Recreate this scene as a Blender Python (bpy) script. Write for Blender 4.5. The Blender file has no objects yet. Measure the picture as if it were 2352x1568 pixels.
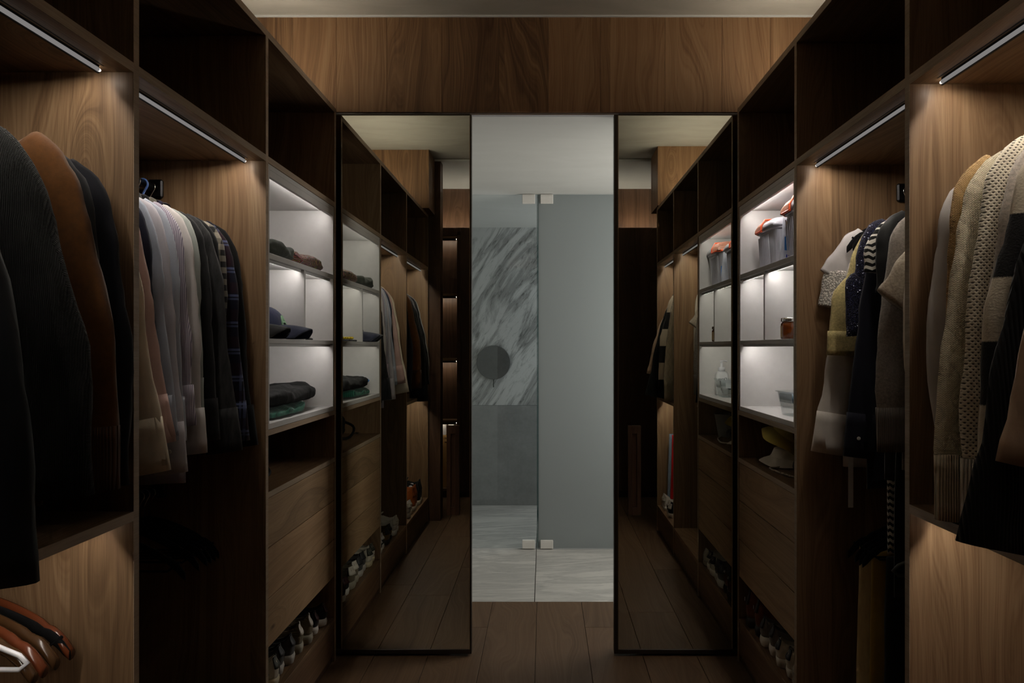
import bpy, bmesh, math, random
from mathutils import Vector, Matrix, noise

# ------------------------------------------------------------------ camera, world, big lights, exposure
scene = bpy.context.scene
COL = scene.collection
FPX = 1750.0                                  # focal length in pixels of the 2352 px frame
CAMH = 1.365
cam_d = bpy.data.cameras.new('camera')
cam_d.sensor_width = 36.0
cam_d.lens = 36.0 * FPX / 2352.0
cam_d.shift_x = -73.0 / 2352.0
cam_d.shift_y = 14.0 / 2352.0
cam_d.clip_start = 0.02
cam = bpy.data.objects.new('camera', cam_d)
cam.location = (0, 0, CAMH)
cam.rotation_euler = (math.pi / 2, 0, 0)
COL.objects.link(cam)
scene.camera = cam

world = bpy.data.worlds.new('world')
scene.world = world
world.use_nodes = True
world.node_tree.nodes['Background'].inputs[0].default_value = (0.5, 0.6, 0.7, 1)
world.node_tree.nodes['Background'].inputs[1].default_value = 0.0

def area_light(name, loc, rot, sx, sy, power, col):
    d = bpy.data.lights.new(name, 'AREA')
    d.shape = 'RECTANGLE'; d.size = sx; d.size_y = sy; d.energy = power; d.color = col
    o = bpy.data.objects.new(name, d); o.location = loc; o.rotation_euler = rot
    COL.objects.link(o)
    return o
# fill lights added to brighten the bathroom, behind two invented windows out of sight
area_light('fill_light_shower', (1.66, 5.9, 1.55), (0, math.radians(90), 0), 1.3, 1.1, 19, (0.95, 0.99, 1.0))
area_light('fill_light_hall', (1.66, 4.3, 1.55), (0, math.radians(90), 0), 1.3, 1.0, 27, (1.0, 0.955, 0.88))

LED_WARM = (1.0, 0.92, 0.81)
LED_COOL = (1.0, 0.95, 0.90)
LED_W_POWER = 118.0         # wardrobe strips
LED_C_POWER = 36.0         # strips inside the white boxes
LED_COVE_POWER = 37.0       # strips lying on top of the wardrobes

vs = scene.view_settings
vs.view_transform = 'Standard'
vs.look = 'None'
vs.exposure = 0.0
vs.gamma = 1.0
vs.use_curve_mapping = False
try:
    scene.cycles.use_denoising = True
    scene.cycles.max_bounces = 7
    scene.cycles.use_adaptive_sampling = True
    scene.cycles.adaptive_threshold = 0.04
    scene.cycles.adaptive_min_samples = 20
    scene.cycles.diffuse_bounces = 3
    scene.cycles.glossy_bounces = 4
    scene.cycles.transparent_max_bounces = 12
    scene.cycles.sample_clamp_indirect = 4.0
    scene.cycles.caustics_reflective = False
    scene.cycles.caustics_refractive = False
except Exception:
    pass

RND = random.Random(11)
BASE = {}

# ------------------------------------------------------------------ object helpers
def new_obj(name, me, parent=None):
    o = bpy.data.objects.new(name, me)
    COL.objects.link(o)
    if parent is not None:
        o.parent = parent
    return o

def base_of(o):
    return BASE.get(o.name, Vector((0, 0, 0))) if o is not None else Vector((0, 0, 0))

def tag(o, label=None, cat=None, group=None, kind=None):
    if label: o['label'] = label
    if cat: o['category'] = cat
    if group: o['group'] = group
    if kind: o['kind'] = kind
    return o

def thing(name, label, cat, loc=(0, 0, 0), rotz=0.0, group=None, kind=None):
    o = bpy.data.objects.new(name, None)
    COL.objects.link(o)
    o.empty_display_size = 0.05
    o.location = loc
    o.rotation_euler = (0, 0, rotz)
    BASE[o.name] = Vector(loc)
    return tag(o, label, cat, group, kind)

def mesh(name, bm, m, parent=None, smooth=False, world=False):
    """bm -> one object.  world=True: coordinates are room coordinates, made local to the parent thing."""
    if world and parent is not None:
        bmesh.ops.translate(bm, verts=bm.verts, vec=-base_of(parent))
    bmesh.ops.recalc_face_normals(bm, faces=bm.faces)
    me = bpy.data.meshes.new(name)
    bm.to_mesh(me); bm.free()
    if smooth:
        for p in me.polygons: p.use_smooth = True
    if m is not None:
        me.materials.append(m)
    o = new_obj(name, me, parent)
    if parent is not None:
        BASE[o.name] = base_of(parent)
    return o

def bm_box(x0, x1, y0, y1, z0, z1, bev=0.0, bm=None):
    b = bm or bmesh.new()
    if x0 > x1: x0, x1 = x1, x0
    if y0 > y1: y0, y1 = y1, y0
    vs_ = [b.verts.new(p) for p in ((x0,y0,z0),(x1,y0,z0),(x1,y1,z0),(x0,y1,z0),(x0,y0,z1),(x1,y0,z1),(x1,y1,z1),(x0,y1,z1))]
    fs = [b.faces.new([vs_[i] for i in q]) for q in ((0,3,2,1),(4,5,6,7),(0,1,5,4),(1,2,6,5),(2,3,7,6),(3,0,4,7))]
    if bev > 0:
        es = set()
        for f in fs: es.update(f.edges)
        bmesh.ops.bevel(b, geom=list(es), offset=bev, segments=1, affect='EDGES')
    return b

def box(name, x0, x1, y0, y1, z0, z1, m, parent=None, bev=0.001):
    return mesh(name, bm_box(x0, x1, y0, y1, z0, z1, bev), m, parent, world=True)

def bm_loft(secs, cap0=True, cap1=True, close=True, bm=None):
    b = bm or bmesh.new()
    rows = [[b.verts.new(p) for p in s] for s in secs]
    n = len(rows[0])
    for i in range(len(rows) - 1):
        for j in range(n if close else n - 1):
            k = (j + 1) % n
            try: b.faces.new((rows[i][j], rows[i][k], rows[i+1][k], rows[i+1][j]))
            except ValueError: pass
    if cap0 and close:
        try: b.faces.new(list(reversed(rows[0])))
        except ValueError: pass
    if cap1 and close:
        try: b.faces.new(rows[-1])
        except ValueError: pass
    return b

def bm_tube(pts, r, n=8, bm=None, cap=True):
    """round tube along a list of points; r number or list"""
    pts = [Vector(p) for p in pts]
    secs = []
    up = Vector((0, 0, 1))
    prev = None
    for i, p in enumerate(pts):
        t = (pts[min(i+1, len(pts)-1)] - pts[max(i-1, 0)])
        if t.length < 1e-9: t = Vector((0, 0, 1))
        t.normalize()
        if prev is None:
            a = t.cross(up)
            if a.length < 1e-3: a = t.cross(Vector((1, 0, 0)))
        else:
            a = prev - t * prev.dot(t)
        a.normalize(); prev = a
        c = t.cross(a)
        rr = r[i] if isinstance(r, (list, tuple)) else r
        secs.append([p + (a * math.cos(2*math.pi*k/n) + c * math.sin(2*math.pi*k/n)) * rr for k in range(n)])
    return bm_loft(secs, cap, cap, True, bm)

def bm_lathe(prof, n=24, cx=0, cy=0, bm=None, cap=True):
    secs = [[(cx + r*math.cos(2*math.pi*k/n), cy + r*math.sin(2*math.pi*k/n), z) for k in range(n)] for r, z in prof]
    return bm_loft(secs, cap, cap, True, bm)

def rrect(hx, hy, z, e=4.0, n=32, cx=0, cy=0):
    out = []
    for k in range(n):
        a = 2*math.pi*(k + 0.5)/n
        c, s = math.cos(a), math.sin(a)
        out.append((cx + hx*math.copysign(abs(c)**(2/e), c), cy + hy*math.copysign(abs(s)**(2/e), s), z))
    return out

def bm_blob(lx, ly, lz, seed=0, amp=0.01, e=3.5, n=48, m=36, sag=0.0, fs=9.0):
    """soft folded-cloth lump resting on z=0"""
    secs = []
    for i in range(m + 1):
        t = i / m
        y = -ly/2 + ly*t
        q = max(0.02, (1 - abs(2*t - 1)**5)) ** 0.5
        row = []
        for k in range(n):
            a = 2*math.pi*(k + .5)/n
            c, s = math.cos(a), math.sin(a)
            x = lx/2*q*math.copysign(abs(c)**(2/e), c)
            z = lz/2*(0.35+0.65*q)*math.copysign(abs(s)**(2/e), s) + lz/2
            v = Vector((x, y, z))
            d = noise.noise(Vector((x*fs, y*fs, z*fs*1.6 + seed*7.3))) * amp + noise.noise(Vector((x*fs*3, y*fs*2.4, z*fs*5 + seed*3.1))) * amp*0.45
            z2 = z + d*(1.0 if s > -0.3 else 0.1) - sag*(2*t-1)**2
            row.append((x + d*0.9*(1 if c > 0 else -1), y + d*0.4, max(0.0, z2)))
        secs.append(row)
    return bm_loft(secs)

def copy_tree(o, parent=None):
    c = o.copy()
    COL.objects.link(c)
    c.parent = parent
    for ch in o.children:
        copy_tree(ch, c)
    return c

def catmull(P, n):
    P = [Vector(p) for p in P]
    Q = [P[0]*2 - P[1]] + P + [P[-1]*2 - P[-2]]
    out = []
    segs = len(P) - 1
    for i in range(n + 1):
        u = i / n * segs
        k = min(int(u), segs - 1); t = u - k
        a, b, c, d = Q[k], Q[k+1], Q[k+2], Q[k+3]
        out.append(0.5*((2*b) + (c - a)*t + (2*a - 5*b + 4*c - d)*t*t + (3*b - a - 3*c + d)*t**3))
    return out

def sm(x):
    x = max(0.0, min(1.0, x)); return x*x*(3 - 2*x)

def text_mesh(name, body, size, m, parent, loc, rot, extrude=0.0004):
    cu = bpy.data.curves.new(name, 'FONT')
    cu.body = body; cu.size = size; cu.extrude = extrude
    cu.align_x = 'CENTER'; cu.align_y = 'CENTER'
    tmp = bpy.data.objects.new('tmp_text', cu)
    COL.objects.link(tmp)
    dg = bpy.context.evaluated_depsgraph_get()
    me = bpy.data.meshes.new_from_object(tmp.evaluated_get(dg))
    bpy.data.objects.remove(tmp)
    me.name = name
    me.materials.clear(); me.materials.append(m)
    o = new_obj(name, me, parent)
    o.location = loc; o.rotation_euler = rot
    return o

# ------------------------------------------------------------------ material helpers
class G:
    def __init__(s, name):
        s.m = bpy.data.materials.new(name)
        s.m.use_nodes = True
        s.t = s.m.node_tree
        s.t.nodes.clear()
        s.out = s.t.nodes.new('ShaderNodeOutputMaterial')
    def put(s, inp, v):
        if v is None: return
        if hasattr(v, 'is_output') or isinstance(v, bpy.types.NodeSocket):
            s.t.links.new(v, inp)
        else:
            if isinstance(v, (tuple, list)) and len(v) == 3 and inp.type == 'RGBA': v = (*v, 1.0)
            inp.default_value = v
    def n(s, typ, ins=None, **props):
        nd = s.t.nodes.new(typ)
        for k, v in props.items(): setattr(nd, k, v)
        for k, v in (ins or {}).items(): s.put(nd.inputs[k], v)
        return nd
    def math(s, op, a, b=None, c=None, clamp=False):
        nd = s.n('ShaderNodeMath', operation=op, use_clamp=clamp)
        s.put(nd.inputs[0], a)
        if b is not None: s.put(nd.inputs[1], b)
        if c is not None: s.put(nd.inputs[2], c)
        return nd.outputs[0]
    def xyz(s, v):
        nd = s.n('ShaderNodeSeparateXYZ', {0: v}); return nd.outputs[0], nd.outputs[1], nd.outputs[2]
    def vec(s, x, y, z):
        nd = s.n('ShaderNodeCombineXYZ', {0: x, 1: y, 2: z}); return nd.outputs[0]
    def noise(s, v, scale, detail=2.0, rough=0.5, dist=0.0, out='Fac'):
        nd = s.n('ShaderNodeTexNoise', {'Vector': v, 'Scale': scale, 'Detail': detail, 'Roughness': rough, 'Distortion': dist})
        return nd.outputs[0 if out == 'Fac' else 1]
    def voro(s, v, scale, rand=1.0, feature='F1'):
        return s.n('ShaderNodeTexVoronoi', {'Vector': v, 'Scale': scale, 'Randomness': rand}, feature=feature)
    def rng(s, v, a, b, c=0.0, d=1.0, smooth=False):
        nd = s.n('ShaderNodeMapRange', {0: v, 1: a, 2: b, 3: c, 4: d}, interpolation_type='SMOOTHSTEP' if smooth else 'LINEAR')
        return nd.outputs[0]
    def mix(s, f, a, b, blend='MIX'):
        nd = s.n('ShaderNodeMix', data_type='RGBA', blend_type=blend)
        s.put(nd.inputs['Factor'], f)
        s.put(nd.inputs[6], a); s.put(nd.inputs[7], b)
        return nd.outputs[2]
    def ramp(s, f, stops):
        nd = s.n('ShaderNodeValToRGB', {0: f})
        cr = nd.color_ramp
        while len(cr.elements) > 1: cr.elements.remove(cr.elements[-1])
        cr.elements[0].position = stops[0][0]; cr.elements[0].color = (*stops[0][1], 1)
        for p, c in stops[1:]:
            e = cr.elements.new(p); e.color = (*c, 1)
        return nd.outputs[0]
    def bsdf(s, color, rough=0.6, metal=0.0, bump=None, bstr=0.2, bdist=0.002, spec=0.5, **kw):
        ins = {'Base Color': color, 'Roughness': rough, 'Metallic': metal, 'Specular IOR Level': spec}
        nd = s.n('ShaderNodeBsdfPrincipled', ins)
        for k, v in kw.items(): s.put(nd.inputs[k], v)
        if bump is not None:
            b = s.n('ShaderNodeBump', {'Height': bump, 'Strength': bstr, 'Distance': bdist})
            s.put(nd.inputs['Normal'], b.outputs[0])
        s.t.links.new(nd.outputs[0], s.out.inputs[0])
        return s.m
    def pos(s): return s.n('ShaderNodeNewGeometry').outputs['Position']
    def obj(s): return s.n('ShaderNodeTexCoord').outputs['Object']
    def rand(s): return s.n('ShaderNodeObjectInfo').outputs['Random']

MATS = {}
def plain(name, col, rough=0.5, metal=0.0, spec=0.5, **kw):
    if name in MATS: return MATS[name]
    g = G(name)
    p = g.obj()
    f = g.noise(p, 30, 3)
    c = g.mix(f, tuple(x*0.92 for x in col), tuple(min(1, x*1.06) for x in col))
    MATS[name] = g.bsdf(c, rough, metal, spec=spec, **kw)
    return MATS[name]

def wood(name, grain, dark=(0.085, 0.046, 0.023), mid=(0.20, 0.121, 0.064), light=(0.34, 0.230, 0.132), rough=0.42, strips=0.19, knots=True, tone=0.35, fine=1.0):
    g = G(name)
    x, y, z = g.xyz(g.pos())
    rnd = g.rand()
    if grain == 'Z': a, l = g.math('ADD', x, g.math('MULTIPLY', y, 0.93)), z
    elif grain == 'Y': a, l = g.math('ADD', g.math('MULTIPLY', x, 0.91), z), y
    else: a, l = g.math('ADD', g.math('MULTIPLY', y, 0.91), z), x
    a = g.math('ADD', a, g.math('MULTIPLY', rnd, 7.31))
    l = g.math('ADD', l, g.math('MULTIPLY', rnd, 13.7))
    # veneer strips
    sid = g.math('FLOOR', g.math('DIVIDE', a, strips))
    wn = g.n('ShaderNodeTexWhiteNoise', {'W': g.math('ADD', sid, g.math('MULTIPLY', rnd, 50))}, noise_dimensions='1D')
    sval = wn.outputs[0]
    l2 = g.math('ADD', l, g.math('MULTIPLY', sval, 5.0))
    v2 = g.vec(a, l2, sval)
    warp = g.noise(g.vec(g.math('MULTIPLY', a, 4.0), g.math('MULTIPLY', l2, 0.75), sval), 1.0, 2)
    rc = g.math('ADD', g.math('MULTIPLY', a, 46.0), g.math('MULTIPLY', warp, 19.0))
    kdark = None
    if knots:
        vo = g.voro(g.vec(g.math('MULTIPLY', a, 4.6), g.math('MULTIPLY', l2, 1.35), g.math('MULTIPLY', sval, 9.0)), 1.0, 0.9)
        cellr = g.xyz(vo.outputs['Color'])[0]
        on = g.math('GREATER_THAN', cellr, 0.62)
        k = g.math('MULTIPLY', g.rng(vo.outputs['Distance'], 0.0, 0.36, 1.0, 0.0, True), on)
        rc = g.math('ADD', rc, g.math('MULTIPLY', g.math('POWER', k, 2.0), 11.0))
        kdark = g.math('MULTIPLY', g.rng(g.math('ADD', vo.outputs['Distance'], g.math('MULTIPLY', warp, 0.05)), 0.03, 0.085, 1.0, 0.0, True), on)
    band = g.noise(g.vec(rc, g.math('MULTIPLY', l2, 0.35), 0.0), 0.55, 3, 0.62)
    fib = g.noise(g.vec(g.math('MULTIPLY', a, 330), g.math('MULTIPLY', l2, 3.0), 0.0), 1.0, 2)
    lines = g.noise(g.vec(g.math('MULTIPLY', rc, 3.1), g.math('MULTIPLY', l2, 0.8), 2.0), 1.0, 2)
    f = g.math('ADD', g.math('MULTIPLY', band, 0.60), g.math('MULTIPLY', lines, 0.40))
    f = g.math('ADD', f, g.math('MULTIPLY', g.math('SUBTRACT', fib, 0.5), 0.26*fine))
    f = g.math('ADD', f, g.math('MULTIPLY', g.math('SUBTRACT', sval, 0.5), tone*0.5))
    big = g.noise(g.vec(g.math('MULTIPLY', a, 1.6), g.math('MULTIPLY', l2, 0.8), 4.0), 1.0, 1)
    f = g.math('ADD', f, g.math('MULTIPLY', g.math('SUBTRACT', big, 0.5), 0.25))
    c = g.ramp(f, [(0.22, dark), (0.46, mid), (0.60, tuple((m_ + l_)/2 for m_, l_ in zip(mid, light))), (0.80, light)])
    pore = g.noise(g.vec(g.math('MULTIPLY', a, 560), g.math('MULTIPLY', l2, 7), 1.0), 1.0, 1)
    c = g.mix(g.math('MULTIPLY', g.rng(pore, 0.54, 0.70), 0.26*fine), c, tuple(d*0.6 for d in dark))
    if kdark is not None:
        c = g.mix(g.math('MULTIPLY', kdark, 0.8), c, tuple(d*0.45 for d in dark))
    hue = g.mix(g.math('MULTIPLY', sval, 0.35), c, (1.0, 0.80, 0.72), 'MULTIPLY')
    return g.bsdf(hue, g.rng(f, 0.3, 0.8, rough + 0.08, rough - 0.04), spec=0.35)

WOODV = wood('walnut_upright', 'Z')
WOODY = wood('walnut_along', 'Y', strips=0.33)
WOODX = wood('walnut_across', 'X', strips=0.33)
WOODD = wood('walnut_drawer', 'Y', strips=0.6, dark=(0.16, 0.10, 0.055), mid=(0.34, 0.22, 0.118), light=(0.48, 0.33, 0.19))
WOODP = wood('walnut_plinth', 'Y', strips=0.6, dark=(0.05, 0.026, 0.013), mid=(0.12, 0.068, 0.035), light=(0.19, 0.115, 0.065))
EDGE = wood('walnut_edge_lit', 'Y', strips=5.0, knots=False, dark=(0.24, 0.175, 0.115), mid=(0.36, 0.275, 0.19), light=(0.46, 0.36, 0.26))  # walnut with ambient light from the aisle put into its tones
WOODH = wood('walnut_header', 'Z', strips=0.30, tone=0.5, dark=(0.085, 0.040, 0.019), mid=(0.225, 0.122, 0.058), light=(0.37, 0.225, 0.118))
WOODK = wood('walnut_dark', 'Z', dark=(0.028, 0.014, 0.008), mid=(0.07, 0.036, 0.02), light=(0.12, 0.068, 0.04))
FLOORW = wood('oak_floor', 'Y', strips=9.0, dark=(0.060, 0.034, 0.018), mid=(0.105, 0.062, 0.033), light=(0.15, 0.094, 0.052), rough=0.5, fine=0.7)

WHITE = plain('white_laminate', (0.62, 0.605, 0.59), 0.38)
ALU = plain('led_profile_aluminium', (0.62, 0.61, 0.62), 0.35, 0.3)
BLACKM = plain('black_metal', (0.02, 0.02, 0.022), 0.3, 0.6)
CHROME = plain('chrome', (0.75, 0.74, 0.73), 0.18, 1.0)
BRONZE = plain('dark_bronze_frame', (0.035, 0.024, 0.016), 0.35, 0.4)
BRONZE_L = plain('bronze_edge', (0.22, 0.16, 0.10), 0.35, 0.7)
DARK = plain('near_black', (0.012, 0.011, 0.011), 0.7)
SEAM = plain('dark_joint', (0.03, 0.022, 0.016), 0.8)

def emission(name, col, power):
    g = G(name)
    e = g.n('ShaderNodeEmission', {'Color': (*col, 1), 'Strength': power})
    g.t.links.new(e.outputs[0], g.out.inputs[0])
    return g.m
EM_W = emission('led_warm', LED_WARM, LED_W_POWER)
EM_WL = emission('led_warm_low', LED_WARM, LED_W_POWER*0.62)
EM_C = emission('led_white', LED_COOL, LED_C_POWER)
OPAL = emission('led_opal_cover', (1.0, 0.95, 0.92), 0.20)
TIP = emission('led_end', (1.0, 0.93, 0.85), 1.3)
EM_CR = emission('led_white_right', LED_COOL, LED_C_POWER*1.45)
for m_ in (OPAL, TIP): m_.cycles.emission_sampling = 'NONE'
EM_COVE = emission('led_cove', (1.0, 0.91, 0.75), LED_COVE_POWER)

def plaster(name, c0, c1, sc=2.2):
    g = G(name)
    x, y, z = g.xyz(g.pos())
    f = g.noise(g.vec(g.math('MULTIPLY', x, 1.2), g.math('MULTIPLY', y, 3.2), z), sc, 4, 0.55, 0.6)
    return g.bsdf(g.mix(g.rng(f, 0.3, 0.7), c0, c1), 0.75, bump=f, bstr=0.08, bdist=0.004)
CEIL = plaster('brushed_plaster_ceiling', (0.40, 0.375, 0.32), (0.49, 0.46, 0.40))
WALLW = plaster('white_plaster', (0.66, 0.66, 0.63), (0.70, 0.70, 0.67))

def marble(name, base, vein, axis='XZ', scale=1.0, amount=1.0, rough=0.3, ang=0.7):
    g = G(name)
    x, y, z = g.xyz(g.pos())
    if axis == 'XZ': u, v = x, z
    else: u, v = x, y
    r = g.rand()
    u = g.math('ADD', u, g.math('MULTIPLY', r, 11.0))
    ca, sa = math.cos(ang), math.sin(ang)
    p = g.math('ADD', g.math('MULTIPLY', u, ca), g.math('MULTIPLY', v, sa))
    q = g.math('SUBTRACT', g.math('MULTIPLY', v, ca), g.math('MULTIPLY', u, sa))
    V = g.vec(g.math('MULTIPLY', p, 0.5*scale), g.math('MULTIPLY', q, 2.2*scale), 0.3)
    big = g.noise(V, 1.6, 6, 0.62, 1.2)
    fine = g.noise(g.vec(g.math('MULTIPLY', p, 4*scale), g.math('MULTIPLY', q, 16*scale), 0.7), 1.8, 5, 0.7, 0.8)
    ve = g.math('ABSOLUTE', g.math('SUBTRACT', big, 0.5))
    veins = g.rng(ve, 0.0, 0.10, 1.0, 0.0, True)
    f = g.math('ADD', g.math('MULTIPLY', veins, 0.5*amount), g.math('MULTIPLY', g.rng(fine, 0.52, 0.75), 0.55*amount), clamp=True)
    blot = g.noise(g.vec(u, v, 1.0), 1.3*scale, 3)
    b2 = g.mix(g.rng(blot, 0.35, 0.65), base, tuple(c*0.85 for c in base))
    return g.bsdf(g.mix(f, b2, vein), rough, spec=0.4)
MARBLE = marble('veined_marble_wall', (0.64, 0.65, 0.64), (0.15, 0.155, 0.15), 'XZ', 1.15, 1.25, 0.35, 1.0)
MARBLEF = marble('grey_marble_floor', (0.60, 0.585, 0.55), (0.30, 0.30, 0.29), 'XY', 1.3, 1.0, 0.45, 0.15)
def stone(name, c0, c1, sc):
    g = G(name)
    f = g.noise(g.pos(), sc, 5, 0.65)
    f2 = g.noise(g.pos(), sc*9, 3)
    return g.bsdf(g.mix(g.rng(g.math('ADD', g.math('MULTIPLY', f, 0.7), g.math('MULTIPLY', f2, 0.3)), 0.3, 0.7), c0, c1), 0.5)
STONE = stone('grey_stone', (0.22, 0.225, 0.22), (0.32, 0.325, 0.32), 6)
DISCST = stone('dark_concrete', (0.075, 0.078, 0.076), (0.12, 0.123, 0.12), 7)

def mirror_mat():
    g = G('tinted_mirror')
    gl = g.n('ShaderNodeBsdfGlossy', {'Color': (0.74, 0.755, 0.69, 1), 'Roughness': 0.0})
    g.t.links.new(gl.outputs[0], g.out.inputs[0])
    return g.m
MIRROR = mirror_mat()
def clear_glass(name, tint, refl=0.9):
    g = G(name)
    tr = g.n('ShaderNodeBsdfTransparent', {'Color': (*tint, 1)})
    gl = g.n('ShaderNodeBsdfGlossy', {'Color': (0.9, 0.95, 0.95, 1), 'Roughness': 0.02})
    lw = g.n('ShaderNodeLayerWeight', {'Blend': 0.5})
    fr = g.math('ADD', g.math('MULTIPLY', g.math('POWER', lw.outputs['Facing'], 4.0), 0.5), 0.035)
    mx = g.n('ShaderNodeMixShader')
    g.put(mx.inputs[0], g.math('MULTIPLY', fr, refl))
    g.t.links.new(tr.outputs[0], mx.inputs[1]); g.t.links.new(gl.outputs[0], mx.inputs[2])
    g.t.links.new(mx.outputs[0], g.out.inputs[0])
    return g.m
GLASS = clear_glass('shower_glass', (0.93, 0.945, 0.945))
PLASTIC_CLEAR = clear_glass('clear_plastic', (0.94, 0.95, 0.95), 1.4)
def frosted():
    g = G('frosted_glass')
    d = g.n('ShaderNodeBsdfDiffuse', {'Color': (0.47, 0.49, 0.485, 1)})
    t = g.n('ShaderNodeBsdfTranslucent', {'Color': (0.50, 0.54, 0.545, 1)})
    gl = g.n('ShaderNodeBsdfGlossy', {'Color': (0.8, 0.9, 0.9, 1), 'Roughness': 0.25})
    m1 = g.n('ShaderNodeMixShader', {0: 0.62}); m2 = g.n('ShaderNodeMixShader', {0: 0.05})
    L = g.t.links.new
    L(d.outputs[0], m1.inputs[1]); L(t.outputs[0], m1.inputs[2])
    L(m1.outputs[0], m2.inputs[1]); L(gl.outputs[0], m2.inputs[2]); L(m2.outputs[0], g.out.inputs[0])
    return g.m
FROST = frosted()

# ------------------------------------------------------------------ the room shell
XL, XR, DEP, TH = -0.91, 0.848, 0.60, 0.022
ZTOP, ZCEIL, ZB = 2.408, 2.845, 2.405
YM = 3.3745                                   # mirror plane
WLX, WRX = XL - DEP - 0.03, XR + DEP + 0.03   # side walls of the dressing room
YREAR = -0.33

def struct(name, bm, m, parent=None, world=True):
    o = mesh(name, bm, m, parent, world=world)
    if parent is None: o['kind'] = 'structure'
    return o

floor = struct('floor', bm_box(WLX, WRX, YREAR, 4.097, -0.05, -0.006), SEAM)
PW = 0.238
k0 = -6
rf = random.Random(5)
for k in range(k0, 7):
    x0 = -0.275 + PW*k; x1 = x0 + PW
    if x1 < WLX + 0.02 or x0 > WRX - 0.02: continue
    x0 = max(x0, WLX); x1 = min(x1, WRX)
    cuts = [YREAR] + sorted({round(rf.uniform(0.3, 1.3), 3), round(rf.uniform(1.9, 2.9), 3)}) + ([3.72] if k in (-1, 2) else []) + [4.095]
    for a, b in zip(cuts[:-1], cuts[1:]):
        box('plank', x0 + 0.0009, x1 - 0.0009, a + 0.0009, b - 0.0009, -0.02, 0.0, FLOORW, floor, 0.0012)
# marble floor beyond the doors
mfl = struct('floor', bm_box(-1.6, 1.6, 4.097, 6.60, -0.05, -0.008), SEAM)
for xa, xb in ((-1.6, -0.952), (-0.95, -0.052), (-0.048, 0.85), (0.852, 1.6)):
    for ya, yb in ((4.098, 5.14), (5.142, 6.60)):
        box('tile', xa, xb, ya, yb, -0.02, -0.0005, MARBLEF, mfl, 0.0008)
struct('ceiling', bm_box(WLX, WRX, YREAR - 0.02, 3.45, ZCEIL, ZCEIL + 0.05), CEIL)
struct('ceiling', bm_box(WLX, WRX, YREAR - 0.01, 0.74, ZCEIL - 0.006, ZCEIL - 0.0005), WALLW)
struct('trim_4', bm_box(WLX, WRX, 0.742, 0.756, ZCEIL - 0.014, ZCEIL - 0.0005), WALLW)
struct('ceiling', bm_box(-1.6, 1.6, 3.432, 6.62, ZB, ZB + 0.05), WALLW)
struct('wall_left', bm_box(WLX - 0.05, WLX, YREAR - 0.3, 3.43, -0.02, ZCEIL), WOODK)
struct('wall_right', bm_box(WRX, WRX + 0.05, YREAR - 0.3, 3.43, -0.02, ZCEIL), WOODK)
# header of upright boards above the mirror doors
hdr = struct('wall_header', bm_box(WLX, WRX, 3.4135, 3.43, 2.418, ZCEIL - 0.010), SEAM)
hx = [WLX, -1.12, -0.925, -0.70, -0.455, -0.20, 0.02, 0.252, 0.54, 0.795, 1.01, 1.24, WRX]
for a, b in zip(hx[:-1], hx[1:]):
    box('board', a + 0.0004, b - 0.0004, 3.398, 3.4132, 2.415, ZCEIL - 0.008, WOODH, hdr, 0.0006)
struct('trim_1', bm_box(-1.6, 1.6, 3.4125, 3.4315, 2.4055, 2.4145), ALU)          # sliding-door track
struct('trim_3', bm_box(WLX, WRX, 3.390, 3.412, ZCEIL - 0.0075, ZCEIL - 0.0002), WALLW)
# pocket walls behind the mirror doors, side walls of the bathroom with window openings, added unseen to let light in
struct('wall_pocket_left', bm_box(-1.65, -0.42, 3.43, 3.50, 0, ZB), WALLW)
struct('wall_pocket_right', bm_box(0.42, 1.65, 3.43, 3.50, 0, ZB), WALLW)
struct('wall_bath_left', bm_box(-1.65, -1.6, 3.50, 6.62, -0.02, ZB), WALLW)
wbr = struct('wall_bath_right', bm_box(1.6, 1.65, 3.50, 3.78, -0.02, ZB), WALLW)
for ya, yb in ((4.82, 5.33), (6.47, 6.62)):
    box('wall_pier', 1.6, 1.65, ya, yb, -0.02, ZB, WALLW, wbr, 0)
for ya, yb in ((3.78, 4.82), (5.33, 6.47)):
    box('wall_sill', 1.6, 1.65, ya, yb, -0.02, 0.88, WALLW, wbr, 0)
    box('wall_lintel', 1.6, 1.65, ya, yb, 2.22, ZB, WALLW, wbr, 0)
for i, (ya, yb) in enumerate(((3.78, 4.82), (5.33, 6.47))):
    w = thing('added_window_%d' % (i + 1), None, None, (1.625, ya, 0.88), kind='structure')  # unseen frame, added around an invented opening for the fill light
    for nm, bb in (('frame_stile', (1.605, 1.645, ya, ya + 0.03, 0.88, 2.22)), ('frame_stile', (1.605, 1.645, yb - 0.03, yb, 0.88, 2.22)),
                   ('frame_rail', (1.605, 1.645, ya + 0.03, yb - 0.03, 0.88, 0.91)), ('frame_rail', (1.605, 1.645, ya + 0.03, yb - 0.03, 2.19, 2.22))):
        box(nm, *bb, ALU, w)
# shower back wall: marble slabs above grey stone slabs
wbk = struct('wall_back', bm_box(-1.6, 1.6, 6.615, 6.68, -0.02, ZB), STONE)
for xa, xb in ((-1.6, -0.83), (-0.828, 0.40), (0.402, 1.6)):
    for za, zb in ((0.866, ZB),):
        box('marble_slab', xa, xb, 6.60, 6.62, za, zb, MARBLE, wbk, 0.0006)
for xa, xb in ((-1.6, -0.75), (-0.748, 0.8), (0.802, 1.6)):
    box('stone_slab', xa, xb, 6.596, 6.62, 0.0, 0.8645, STONE, wbk, 0.0008)

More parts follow.
